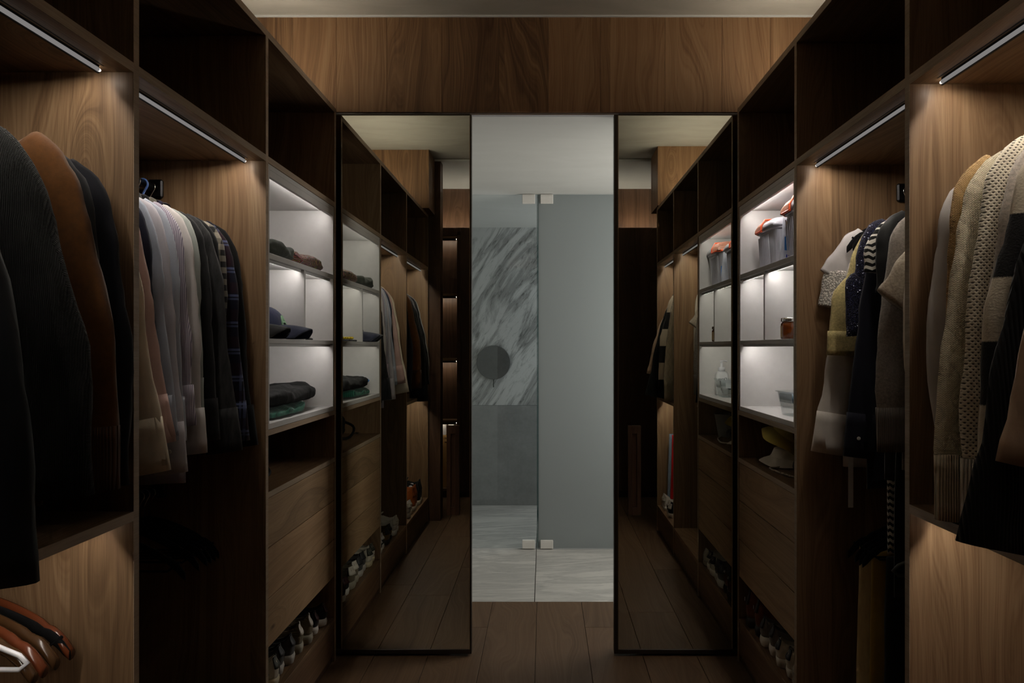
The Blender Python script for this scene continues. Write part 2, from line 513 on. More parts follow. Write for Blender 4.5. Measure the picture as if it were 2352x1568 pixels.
# rear end of the dressing room (seen in the mirrors)
struct('wall_rear', bm_box(WLX, WRX, YREAR - 0.05, YREAR, 0.0, ZCEIL), WOODK)
struct('wall_rear_left', bm_box(WLX, -0.86, 0.62, 1.05, ZTOP + 0.001, ZCEIL - 0.001), WOODH)
struct('wall_rear_right', bm_box(0.838, WRX, 0.80, 1.15, ZTOP + 0.001, ZCEIL - 0.001), WOODH)
struct('trim_2', bm_box(-0.93, -0.815, 0.60, 0.745, 0.0, ZCEIL - 0.001), WOODK)

# ------------------------------------------------------------------ wardrobes
LB = [(0.773, 1.689), (1.711, 2.492), (2.514, 3.310)]
RB = [(1.063, 1.765), (1.787, 2.553), (2.575, 3.310)]
def fx(side, d):
    return XL - d if side == 'L' else XR + d

def led_strip(root, side, y0, y1, z, d, em=None):
    """slim downlight profile under a board: front lip, top, back lip and a glowing diffuser"""
    s = -1 if side == 'L' else 1
    def X(a): return fx(side, d) + s*a
    prof = [(0, 0), (0, -0.0178), (0.0035, -0.0178), (0.0035, -0.003), (0.019, -0.003), (0.019, -0.007), (0.021, -0.007), (0.021, 0)]
    secs = [[(X(a), yy, z + zz) for a, zz in prof] for yy in (y0, y1)]
    lp = mesh('led_profile', bm_loft(secs), DARK, root, world=True)
    mesh('opal_cover', bm_tube([(X(-0.0012), y0, z - 0.0112), (X(-0.0012), y1 - 0.008, z - 0.0112)], 0.0046, 12), OPAL, lp, smooth=True, world=True)
    mesh('end_glow', bm_tube([(X(-0.0012), y1 - 0.0078, z - 0.0112), (X(-0.0012), y1, z - 0.0112)], [0.0044, 0.0032], 12), TIP, lp, smooth=True, world=True)
    mesh('groove', bm_box(X(-0.0085), X(-0.0058), y0, y1 + 0.004, z - 0.0006, z - 0.0001), DARK, lp, world=True)
    b = bmesh.new()
    q = [b.verts.new(p) for p in ((X(0.008), y0, z - 0.0062), (X(0.0145), y0, z - 0.0048), (X(0.0145), y1, z - 0.0048), (X(0.008), y1, z - 0.0062))]
    q2 = [b.verts.new((v.co.x, v.co.y, z - 0.0032)) for v in q]
    b.faces.new(q); b.faces.new(list(reversed(q2)))
    for i in range(4): b.faces.new((q[i], q2[i], q2[(i+1) % 4], q[(i+1) % 4]))
    mesh('led_diffuser', b, em or EM_W, lp, world=True)

def bm_rod(x, y0, y1, z, r=0.0125):
    return bm_tube([(x, y0, z), (x, y1, z)], r, 16)

def rod(root, side, y0, y1, z, d=0.355):
    x = fx(side, d)
    mesh('clothes_rod', bm_rod(x, y0 + 0.002, y1 - 0.002, z), BLACKM, root, smooth=True, world=True)
    for ya, yb in ((y0, y0 + 0.016), (y1 - 0.016, y1)):
        b = bm_box(x - 0.024, x + 0.024, ya, yb, z - 0.03, z + 0.03, 0.005)
        mesh('rod_bracket', b, BLACKM, root, world=True)

def bay(side, i, label):
    y0, y1 = (LB if side == 'L' else RB)[i]
    f, bk = fx(side, 0), fx(side, DEP)
    root = thing('wardrobe_bay', label, 'wardrobe', ((f + bk)/2, (y0 + y1)/2, 0.0), group=None)
    def B(nm, d0, d1, ya, yb, za, zb, m, bev=0.0008):
        return box(nm, fx(side, d0), fx(side, d1), ya, yb, za, zb, m, root, bev)
    zt = ZTOP - TH
    B('side_panel', 0, DEP - 0.01, y1, y1 + TH, 0.0, zt, WOODV)
    if i == 0: B('side_panel', 0, DEP - 0.01, y0 - TH, y0, 0.0, zt, WOODV)
    ya0 = y0 - TH if i == 0 else y0
    B('top_board', 0, DEP, ya0 + 0.0003, y1 + TH - 0.0003, zt, ZTOP, WOODY)
    B('back_panel', DEP - 0.01, DEP, y0, y1, 0.0, zt, WOODV)
    B('upper_shelf', 0, DEP - 0.01, y0, y1, 1.975, 1.996, WOODY)
    B('bottom_shelf', 0, DEP - 0.01, y0, y1, 0.170, 0.190, WOODY)
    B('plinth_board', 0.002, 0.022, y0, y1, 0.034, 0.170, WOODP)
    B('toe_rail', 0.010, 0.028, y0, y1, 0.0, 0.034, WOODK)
    # front edge banding, its wood lightened to stand in for ambient aisle light
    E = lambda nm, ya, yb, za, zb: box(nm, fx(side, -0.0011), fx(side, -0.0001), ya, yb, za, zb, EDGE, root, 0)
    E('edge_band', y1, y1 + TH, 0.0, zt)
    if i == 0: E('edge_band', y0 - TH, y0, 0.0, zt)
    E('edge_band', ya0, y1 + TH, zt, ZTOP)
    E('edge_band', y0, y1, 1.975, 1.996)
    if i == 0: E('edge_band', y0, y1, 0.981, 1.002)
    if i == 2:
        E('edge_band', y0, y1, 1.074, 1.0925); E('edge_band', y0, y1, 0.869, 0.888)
    zr = 1.882
    if i < 2:
        led_strip(root, side, y0 + 0.04, y1 - 0.042, 1.975, 0.051)
        rod(root, side, y0, y1, zr)
    if i == 0:
        B('lower_shelf', 0, DEP - 0.01, y0, y1, 0.981, 1.002, WOODY)
        led_strip(root, side, y0 + 0.04, y1 - 0.042, 0.981, 0.051, EM_WL)
        rod(root, side, y0, y1, 0.905, 0.345)
    if i == 1:
        rod(root, side, y0, y1, 0.905, 0.345)
    if i == 2:
        B('box_shelf', 0, DEP - 0.01, y0, y1, 1.074, 1.0925, WOODY)
        B('drawer_top', 0, DEP - 0.01, y0, y1, 0.869, 0.888, WOODY)
        for za, zb in ((0.7035, 0.866), (0.5355, 0.7005), (0.3730, 0.5325)):
            dr = B('drawer', 0.0005, 0.0195, y0 + 0.002, y1 - 0.002, za, zb, WOODD, 0.0012)
            # carcass of the drawer behind its front
            b = bm_box(fx(side, 0.0195), fx(side, 0.50), y0 + 0.02, y1 - 0.02, za + 0.01, zb - 0.02)
            mesh('drawer_tray', b, WOODK, dr, world=True)
        B('shoe_ceiling', 0.02, DEP - 0.01, y0, y1, 0.353, 0.371, WOODY)
    # cove strip lying on the top board
    s = -1 if side == 'L' else 1
    tr = B('cove_tray', 0.20, 0.24, ya0 + 0.02 if i else max(ya0 + 0.02, 1.17), y1 + (TH - 0.002 if i < 2 else -0.03), ZTOP, ZTOP + 0.008, ALU)
    yq0 = (ya0 + 0.02) if i else max(ya0 + 0.02, 1.17)
    b = bm_box(fx(side, 0.205), fx(side, 0.235), yq0 + 0.005, y1 - 0.04, ZTOP + 0.008, ZTOP + 0.010)
    mesh('cove_led', b, EM_COVE, tr, world=True)
    return root

bay('L', 0, 'left wardrobe bay nearest the viewer, dark coats above a lower shelf')
bay('L', 1, 'tall left wardrobe bay holding the row of pale and dark shirts')
bay('L', 2, 'left wardrobe bay beside the mirror door, white box above three wooden drawers')
bay('R', 0, 'right wardrobe bay nearest the viewer, cream knitwear above a lower shelf')
bay('R', 1, 'tall right wardrobe bay holding blouses and long dark dresses')
bay('R', 2, 'right wardrobe bay beside the mirror door, with storage tubs over wooden drawers')

def white_box(side, label):
    y0, y1 = (LB if side == 'L' else RB)[2]
    y0 += 0.0008; y1 -= 0.0008
    z0, z1 = 1.0932, 1.9742
    root = thing('shelving_insert', label, 'shelf unit', (fx(side, 0.29), (y0 + y1)/2, z0))
    def B(nm, d0, d1, ya, yb, za, zb, bev=0.0008):
        return box(nm, fx(side, d0), fx(side, d1), ya, yb, za, zb, WHITE, root, bev)
    t = 0.016
    B('side_board', 0.001, 0.56, y0, y0 + t, z0, z1); B('side_board', 0.001, 0.56, y1 - t, y1, z0, z1)
    B('bottom_board', 0.001, 0.56, y0 + t, y1 - t, z0, z0 + 0.019)
    B('top_board', 0.001, 0.56, y0 + t, y1 - t, z1 - 0.018, z1)
    B('fascia', 0.001, 0.014, y0 + t, y1 - t, z1 - 0.042, z1 - 0.018)
    B('back_board', 0.555, 0.56, y0 + t, y1 - t, z0 + 0.019, z1 - 0.018)
    B('shelf', 0.001, 0.555, y0 + t, y1 - t, 1.661, 1.680)
    B('shelf', 0.001, 0.555, y0 + t, y1 - t, 1.379, 1.395)
    ym = (y0 + y1)/2
    B('divider', 0.003, 0.555, ym - 0.008, ym + 0.008, 1.395, 1.661)
    s = -1 if side == 'L' else 1
    def strip(ya, yb, z, d, exa=0.033, exb=0.033):
        def X(a): return fx(side, d) + s*a
        tri = [(0, 0), (0, -0.010), (0.0025, -0.010), (0.0025, 0)]
        lp = mesh('led_profile', bm_loft([[(X(a), yy, z + zz) for a, zz in tri] for yy in (ya - exa, yb + exb)]), WHITE, root, world=True)
        b = bmesh.new()
        lo = [(X(0.0032), -0.0098), (X(0.0095), -0.0012)]
        q = [b.verts.new((lo[0][0], ya, z + lo[0][1])), b.verts.new((lo[1][0], ya, z + lo[1][1])), b.verts.new((lo[1][0], yb, z + lo[1][1])), b.verts.new((lo[0][0], yb, z + lo[0][1]))]
        b.faces.new(q)
        q2 = [b.verts.new(v.co + Vector((-s*0.0006, 0, 0.0006))) for v in q]
        b.faces.new(list(reversed(q2)))
        for i in range(4): b.faces.new((q[i], q2[i], q2[(i+1) % 4], q[(i+1) % 4]))
        mesh('led_diffuser', b, EM_C if side == 'L' else EM_CR, lp, world=True)
    e = 0.034
    strip(y0 + t + e, y1 - t - e, z1 - 0.026, 0.0145)
    strip(y0 + t + e, ym - 0.01 - e*0.5, 1.661, 0.014, 0.033, 0.016)
    strip(ym + 0.01 + e*0.5, y1 - t - e, 1.661, 0.014, 0.016, 0.033)
    strip(y0 + t + e, y1 - t - e, 1.379, 0.014)
    return root
white_box('L', 'white lit shelf box with caps and folded clothes, left of the doors')
white_box('R', 'white lit shelf box with grey storage tubs, right of the doors')

# ------------------------------------------------------------------ sliding mirror doors
def mirror_door(x0, x1, xh, inner, label):
    root = thing('sliding_mirror_door', label, 'mirror door', ((x0 + x1)/2, YM + 0.012, 0.0))
    z0, z1 = 0.010, 2.3965
    box('mirror_glass', x0, x1, YM, YM + 0.005, z0 + 0.02, z1 - 0.004, MIRROR, root, 0)
    box('door_core', x0, x1, YM + 0.0055, YM + 0.036, z0, z1, WOODK, root, 0)
    box('bottom_rail', x0, x1, YM - 0.004, YM + 0.005, z0, z0 + 0.020, BRONZE, root)
    box('top_rail', x0, x1, YM - 0.003, YM + 0.005, z1 - 0.004, z1 + 0.003, BRONZE, root)
    w = 0.006 if inner < 0 else 0.019
    xe = x1 if inner < 0 else x0
    if inner < 0: box('edge_stile', x1, x1 + w, YM - 0.003, YM + 0.036, z0, z1, BRONZE, root)
    else: box('edge_stile', x0 - w, x0, YM - 0.003, YM + 0.036, z0, z1, BRONZE, root)
    xb = x1 if inner < 0 else x0
    box('edge_bead', xb - 0.0025, xb + 0.0005, YM - 0.0045, YM, z0 + 0.02, z1 - 0.004, BRONZE_L, root, 0)
    # recessed wooden pull
    hz0, hz1, hw, sw = 0.625, 1.02, 0.028, 0.011
    h = box('handle', xh - hw, xh + hw, YM - 0.0035, YM - 0.0005, hz0, hz1, WOODK, root)
    for a, b, c, d in ((xh - hw, xh - sw, hz0, hz1), (xh + sw, xh + hw, hz0, hz1), (xh - sw, xh + sw, hz0, hz0 + 0.035), (xh - sw, xh + sw, hz1 - 0.035, hz1)):
        box('handle_rim', a, b, YM - 0.013, YM - 0.0037, c, d, WOODK, h, 0.001)
    return root
mirror_door(-1.02, -0.326, -0.401, -1, 'left sliding mirror door with slim recessed wooden pull')
mirror_door(0.330, 0.96, 0.401, 1, 'right sliding mirror door with slim recessed wooden pull')

# ------------------------------------------------------------------ bathroom glass and fittings
HINGE = plain('white_hinge', (0.72, 0.70, 0.66), 0.35)
GEDGE = plain('glass_edge_green', (0.02, 0.06, 0.06), 0.2)
def glass_panel(x0, x1, m, xh, label, edge):
    root = thing('glass_shower_panel', label, 'glass panel', ((x0 + x1)/2, 5.17, 0.0))
    box('glass_pane', x0, x1, 5.165, 5.175, 0.006, ZB - 0.004, m, root, 0)
    box('glass_edge', edge - 0.002, edge + 0.002, 5.163, 5.177, 0.006, ZB - 0.004, GEDGE, root, 0)
    for za, zb in ((0.003, 0.062), (ZB - 0.066, ZB - 0.003)):
        h = box('hinge', xh - 0.043, xh + 0.043, 5.153, 5.187, za, zb, HINGE, root, 0.003)
        box('hinge_plate', xh - 0.041, xh + 0.041, 5.150, 5.1528, za + 0.004, zb - 0.010, HINGE, h, 0.001)
    return root
glass_panel(-1.55, -0.046, GLASS, -0.103, 'clear glass shower panel on the left with two white hinges', -0.044)
glass_panel(-0.036, 1.55, FROST, 0.020, 'frosted glass shower panel on the right with two white hinges', -0.038)
dsk = thing('shower_disc', 'round dark grey disc with thin lever on marble wall', 'shower fitting', (-0.434, 6.598, 1.237))
b = bm_lathe([(0.135, 0.0), (0.147, 0.003), (0.147, 0.018), (0.144, 0.021)], 48)
bmesh.ops.rotate(b, verts=b.verts, cent=(0, 0, 0), matrix=Matrix.Rotation(math.pi/2, 3, 'X'))
mesh('disc', b, DISCST, dsk)
mesh('lever', bm_tube([(0, -0.012, -0.147), (0, -0.014, -0.215)], 0.0042, 8), BLACKM, dsk, smooth=True)

# ------------------------------------------------------------------ cabinet behind the viewer (in the mirrors)
rc = thing('rear_cabinet', 'tall dark cabinet with open lit shelves, seen in the left mirror', 'cabinet', (0, -0.25, 0))
yb_, yf_ = YREAR + 0.002, -0.187
box('door', -0.757, WRX - 0.002, yf_ - 0.022, yf_, 0.06, 2.456, WOODK, rc)
box('cabinet_top', WLX + 0.002, WRX - 0.002, yb_, yf_ - 0.024, 2.42, 2.44, WOODK, rc)
box('plinth_board', WLX + 0.002, WRX - 0.002, yb_, yf_ - 0.02, 0.0, 0.058, BRONZE, rc)
box('side_panel', -0.79, -0.759, yb_, yf_, 0.06, 2.42, WOODK, rc)
for z in (2.36, 1.833, 1.246, 0.683, 0.06):
    box('shelf', WLX + 0.002, -0.792, yb_ + 0.001, yf_ - 0.005, z, z + 0.022, WOODX, rc)
    if 0.5 < z:
        lp = box('led_profile', WLX + 0.02, -0.80, yf_ - 0.030, yf_ - 0.012, z - 0.018, z - 0.0005, BRONZE, rc)
        mesh('led_diffuser', bm_box(WLX + 0.02, -0.80, yf_ - 0.034, yf_ - 0.0305, z - 0.010, z - 0.002), emission('led_rear', LED_WARM, 40.0), lp, world=True)
box('fascia', WLX + 0.002, -0.7585, yf_ - 0.022, yf_, 2.384, 2.456, WOODK, rc)
ct = box('cove_tray', WLX + 0.05, WRX - 0.05, yf_ - 0.06, yf_ - 0.03, 2.441, 2.446, ALU, rc)
mesh('cove_led', bm_box(WLX + 0.06, WRX - 0.06, yf_ - 0.055, yf_ - 0.035, 2.446, 2.448), emission('led_rear_cove', (1.0, 0.90, 0.78), 42.0), ct, world=True)

# ------------------------------------------------------------------ fabrics
def fab(name, col, kind='plain', col2=None, col3=None, rough=0.9, period=None, sheen=0.15):
    if name in MATS: return MATS[name]
    g = G(name)
    p = g.obj()
    x, y, z = g.xyz(p)
    var = g.noise(p, 9, 4, 0.6)
    weave = g.noise(p, 520, 2)
    c = g.mix(g.rng(var, 0.25, 0.75), tuple(v*0.86 for v in col), tuple(min(1, v*1.1) for v in col))
    bump, bs, bd = weave, 0.25, 0.0008
    met = 0.0
    T = 2*math.pi
    def wave(v, per, ph=0.0):
        return g.math('SINE', g.math('ADD', g.math('MULTIPLY', v, T/per), ph))
    if kind == 'pin':
        st = g.rng(wave(x, period or 0.0065), 0.25, 0.55)
        c = g.mix(st, c, col2)
    elif kind == 'hpin':
        st = g.rng(wave(z, period or 0.0065), 0.25, 0.55)
        c = g.mix(st, c, col2)
    elif kind == 'plaid':
        P = period or 0.075
        for v in (x, z):
            c = g.mix(g.math('MULTIPLY', g.rng(wave(v, P, 0.8), 0.2, 0.4), 0.55), c, col2)
            c = g.mix(g.math('MULTIPLY', g.rng(wave(v, P, 2.6), 0.955, 0.975), 0.75), c, col3)
            c = g.mix(g.math('MULTIPLY', g.rng(wave(v, P, 3.4), 0.965, 0.98), 0.55), c, col3)
    elif kind == 'check':
        P = period or 0.05
        a = g.rng(wave(x, P), -0.1, 0.1); b = g.rng(wave(z, P), -0.1, 0.1)
        f = g.math('MULTIPLY', g.math('ADD', a, b), 0.5)
        c = g.mix(f, c, col2)
    elif kind == 'bands':
        st = g.rng(wave(g.math('ADD', z, g.math('MULTIPLY', weave, 0.004)), period or 0.20, 0.9), -0.04, 0.04)
        c = g.mix(st, c, col2)
        bump, bs, bd = g.noise(g.vec(g.math('MULTIPLY', x, 0.6), y, z), 260, 3), 0.6, 0.002
    elif kind == 'zigzag':
        tri = g.math('PINGPONG', g.math('ADD', x, y), 0.008)
        st = g.rng(wave(g.math('ADD', z, g.math('MULTIPLY', tri, 0.9)), period or 0.019), -0.1, 0.1)
        c = g.mix(st, c, col2)
    elif kind == 'sequin':
        vo = g.voro(p, 380)
        r = g.xyz(vo.outputs['Color'])[0]
        c = g.mix(g.rng(r, 0.55, 1.0), c, col2)
        c = g.mix(g.rng(r, 0.978, 0.98), c, (0.75, 0.75, 0.9))
        met, rough = 0.45, 0.32
        bump, bs, bd = vo.outputs['Distance'], 0.8, 0.003
    elif kind == 'floral':
        vo = g.voro(g.vec(x, g.math('MULTIPLY', y, 0.4), z), period or 21, 0.8)
        d = g.math('ADD', vo.outputs['Distance'], g.math('MULTIPLY', g.math('SUBTRACT', g.noise(p, 130, 2), 0.5), 0.22))
        on = g.math('GREATER_THAN', g.xyz(vo.outputs['Color'])[1], 0.35)
        c = g.mix(g.math('MULTIPLY', g.rng(d, 0.20, 0.27, 1, 0), on), c, col2)
        c = g.mix(g.math('MULTIPLY', g.rng(d, 0.05, 0.08, 1, 0), on), c, (0.25, 0.08, 0.02))
    elif kind == 'knit':
        P = period or 0.008
        tri = g.math('PINGPONG', x, P/2)
        h = g.math('MULTIPLY', g.math('ABSOLUTE', wave(g.math('ADD', z, g.math('MULTIPLY', tri, 1.1)), P*0.9)), g.math('ABSOLUTE', wave(x, P)))
        bump, bs, bd = h, 0.7, 0.002
        c = g.mix(g.rng(h, 0.0, 0.55), tuple(v*0.75 for v in col), c)
    elif kind == 'cable':
        P = period or 0.055
        sway = g.math('MULTIPLY', wave(z, 0.075), 0.008)
        rope = g.math('ABSOLUTE', wave(g.math('ADD', x, sway), P))
        tri = g.math('PINGPONG', x, 0.0022)
        st = g.math('ABSOLUTE', wave(g.math('ADD', z, g.math('MULTIPLY', tri, 1.2)), 0.0075))
        h = g.math('ADD', g.math('MULTIPLY', rope, 0.6), g.math('MULTIPLY', st, 0.4))
        bump, bs, bd = h, 0.8, 0.004
        c = g.mix(g.rng(h, 0.1, 0.6), tuple(v*0.72 for v in col), c)
    elif kind == 'eyelet':
        P = period or 0.0090
        row = g.math('FLOOR', g.math('DIVIDE', z, P*0.62))
        sh = g.math('MULTIPLY', g.math('MODULO', g.math('ABSOLUTE', row), 2.0), P*0.5)
        fx_ = g.math('SUBTRACT', g.math('FRACT', g.math('DIVIDE', g.math('ADD', x, sh), P)), 0.5)
        fz_ = g.math('SUBTRACT', g.math('FRACT', g.math('DIVIDE', z, P*0.62)), 0.5)
        d = g.math('SQRT', g.math('ADD', g.math('MULTIPLY', g.math('MULTIPLY', fx_, fx_), 1.9), g.math('MULTIPLY', fz_, fz_)))
        c = g.mix(g.rng(d, 0.22, 0.32), (0.09, 0.075, 0.06), c)
        bump, bs, bd = g.rng(d, 0.25, 0.5), 0.5, 0.002
    elif kind == 'fluffy':
        h = g.noise(p, 150, 4, 0.7)
        c = g.mix(g.rng(h, 0.3, 0.7), tuple(v*0.62 for v in col), tuple(min(1, v*1.2) for v in col))
        bump, bs, bd = h, 0.6, 0.002
    elif kind == 'rib':
        h = g.math('ABSOLUTE', wave(x, period or 0.009))
        bump, bs, bd = h, 0.9, 0.003
        c = g.mix(h, tuple(v*0.6 for v in col), c)
    elif kind == 'denim':
        h = g.noise(g.vec(g.math('MULTIPLY', x, 3), y, g.math('MULTIPLY', z, 0.6)), 22, 4, 0.7)
        c = g.mix(g.rng(h, 0.35, 0.7), c, col2)
    elif kind == 'lace':
        vo = g.voro(p, 190)
        c = g.mix(g.rng(vo.outputs['Distance'], 0.42, 0.5), c, tuple(v*0.45 for v in col))
        bump, bs, bd = vo.outputs['Distance'], 0.9, 0.003
    elif kind == 'piping':
        c = g.mix(g.math('LESS_THAN', g.math('ABSOLUTE', y), 0.0045), c, col2)
    elif kind == 'suede':
        h = g.noise(p, 60, 4, 0.7)
        c = g.mix(g.rng(h, 0.3, 0.75), tuple(v*0.78 for v in col), tuple(v*1.15 for v in col))
        sheen = 0.2
    elif kind == 'paisley':
        w = g.noise(p, 14, 1, 0.4, 2.0)
        c = g.ramp(g.math('FRACT', g.math('MULTIPLY', w, 7.0)), [(0.0, (0.02, 0.02, 0.02)), (0.34, (0.25, 0.05, 0.045)), (0.40, (0.55, 0.42, 0.40)), (0.46, (0.03, 0.06, 0.08)), (0.78, (0.20, 0.05, 0.05)), (0.84, (0.30, 0.36, 0.05)), (0.9, (0.02, 0.02, 0.02))])
    crease = g.noise(g.vec(g.math('MULTIPLY', x, 2.0), g.math('MULTIPLY', y, 2.0), g.math('MULTIPLY', z, 0.5)), 12, 2, 0.55)
    hh = g.math('ADD', g.math('MULTIPLY', crease, 0.0042), g.math('MULTIPLY', bump, bs*bd))
    b1 = g.n('ShaderNodeBump', {'Height': hh, 'Strength': 1.0, 'Distance': 1.0})
    nd = g.n('ShaderNodeBsdfPrincipled', {'Base Color': c, 'Roughness': rough, 'Metallic': met, 'Specular IOR Level': 0.2, 'Sheen Weight': sheen, 'Normal': b1.outputs[0]})
    g.t.links.new(nd.outputs[0], g.out.inputs[0])
    MATS[name] = g.m
    return g.m

# ------------------------------------------------------------------ hangers
VELVET = fab('black_velvet', (0.004, 0.004, 0.0045), rough=0.95, sheen=0.0)
REDWOOD = plain('glossy_red_brown_wood', (0.12, 0.030, 0.011), 0.22)
BROWNWOOD = plain('glossy_brown_wood', (0.06, 0.028, 0.011), 0.22)
WPLASTIC = plain('white_plastic', (0.75, 0.76, 0.80), 0.35)
BPLASTIC = plain('blue_plastic', (0.16, 0.30, 0.75), 0.35)
OPLASTIC = plain('orange_red_plastic', (0.55, 0.10, 0.03), 0.35)
def bm_hook(r, rr=0.0165):
    pts = []
    for i in range(15):
        a = math.radians(-40 + 265*i/14)
        pts.append((rr*math.cos(a), 0, rr*math.sin(a) - 0.002))
    pts = list(reversed(pts))           # start at far tip, end on the low side, then drop to the neck
    pts = [(x, y, z) for x, y, z in reversed(pts)]
    pts = pts[::-1]
    pts += [(0.006, 0, -0.024), (0.0, 0, -0.036), (0, 0, -0.080)]
    return bm_tube(pts, r, 8)
HANGER_PROTO = {}
def hanger_proto(style):
    """dict of part name -> (mesh, material); local frame: rod centre at the origin, arms along x"""
    if style in HANGER_PROTO: return HANGER_PROTO[style]
    armmat = {'velvet': VELVET, 'red': REDWOOD, 'brown': BROWNWOOD, 'white': WPLASTIC, 'blue': BPLASTIC, 'orange': OPLASTIC, 'grey': plain('dark_green_grey_plastic', (0.05, 0.055, 0.045), 0.4)}[style]
    parts = []
    def store(nm, bm, m, smooth=True):
        bmesh.ops.recalc_face_normals(bm, faces=bm.faces)
        me = bpy.data.meshes.new(nm + '_' + style); bm.to_mesh(me); bm.free()
        for p in me.polygons: p.use_smooth = smooth
        me.materials.append(m); parts.append((nm, me))
    store('hook', bm_hook(0.0035 if style == 'blue' else 0.0018), BPLASTIC if style == 'blue' else (WPLASTIC if style == 'white' else CHROME))
    if style in ('white', 'blue', 'orange', 'grey'):
        path = [(-0.20, -0.150), (-0.215, -0.165), (-0.20, -0.178), (0, -0.176), (0.20, -0.178), (0.215, -0.165), (0.20, -0.150), (0.10, -0.108), (0.03, -0.085), (0, -0.080), (-0.03, -0.085), (-0.10, -0.108), (-0.20, -0.150)]
        store('frame', bm_tube([(x, 0, z) for x, z in path], 0.0052, 8), armmat)
    else:
        th, hh = (0.0035, 0.012) if style == 'velvet' else (0.0075, 0.0125)
        for sgn in (1, -1):
            secs = []
            for i in range(17):
                t = i/16
                x = sgn*0.222*t
                z = -0.086 - 0.015*t - 0.085*t**1.6 - (0.014*max(0, t - 0.86)/0.14)
                yb = -0.020*t*t if style != 'velvet' else 0
                hgt = hh*(1.0 + 0.35*t) if style != 'velvet' else hh*(0.75 + 0.6*t)
                if 0.70 < t < 0.76: hgt *= 0.72
                if t > 0.95: hgt *= 0.7
                tk = th*(1 + 0.9*t) if style != 'velvet' else th
                secs.append([(x, yb + tk*math.cos(2*math.pi*k/10), z + hgt*math.sin(2*math.pi*k/10)) for k in range(10)])
            store('arm', bm_loft(secs), armmat)
        if style == 'velvet':
            store('trouser_bar', bm_tube([(-0.205, 0, -0.16), (-0.17, 0, -0.185), (0.17, 0, -0.185), (0.205, 0, -0.16)], 0.0035, 8), armmat)
    HANGER_PROTO[style] = parts
    return parts
def hanger(style, label, x, y, z, rotz=0.0, group=None, tilt=0.0):
    root = thing('clothes_hanger', label, 'hanger', (x, y, z), rotz, group)
    root.rotation_euler = (0, tilt, rotz)
    for nm, me in hanger_proto(style):
        new_obj(nm, me, root)
    return root

# ------------------------------------------------------------------ garments
def bm_sleeve(path, r0, r1, ry0, ry1, seed, n=18, m=28, wr=0.006, t0=0.0, t1=1.0, grow=0.0):
    P = catmull([(x, y, z) for x, y, z in path], 40)
    secs = []
    for i in range(m + 1):
        t = t0 + (t1 - t0)*i/m
        u = t*40; k = min(int(u), 39); w = u - k
        c = P[k].lerp(P[k+1], w)
        tg = (P[min(k+2, 40)] - P[max(k-1, 0)]).normalized()
        a = Vector((-tg.z, 0, tg.x)); a.normalize()
        bvec = Vector((0, 1, 0))
        cap = min(1.0, 0.55 + t*6)
        ra = (r0 + (r1 - r0)*t)*cap + grow; rb = (ry0 + (ry1 - ry0)*t)*(0.6 + 0.4*cap) + grow
        row = []
        for j in range(n):
            an = 2*math.pi*j/n
            v = c + a*math.cos(an)*ra + bvec*math.sin(an)*rb
            d = noise.noise(Vector((v.x*26, v.y*26, v.z*6 + seed*5.7))) * wr * (0.3 + 1.2*t) + noise.noise(Vector((v.x*30, v.y*30 + seed, v.z*24))) * wr*0.5
            row.append(v + (a*math.cos(an) + bvec*math.sin(an))*d)
        secs.append(row)
    return bm_loft(secs)

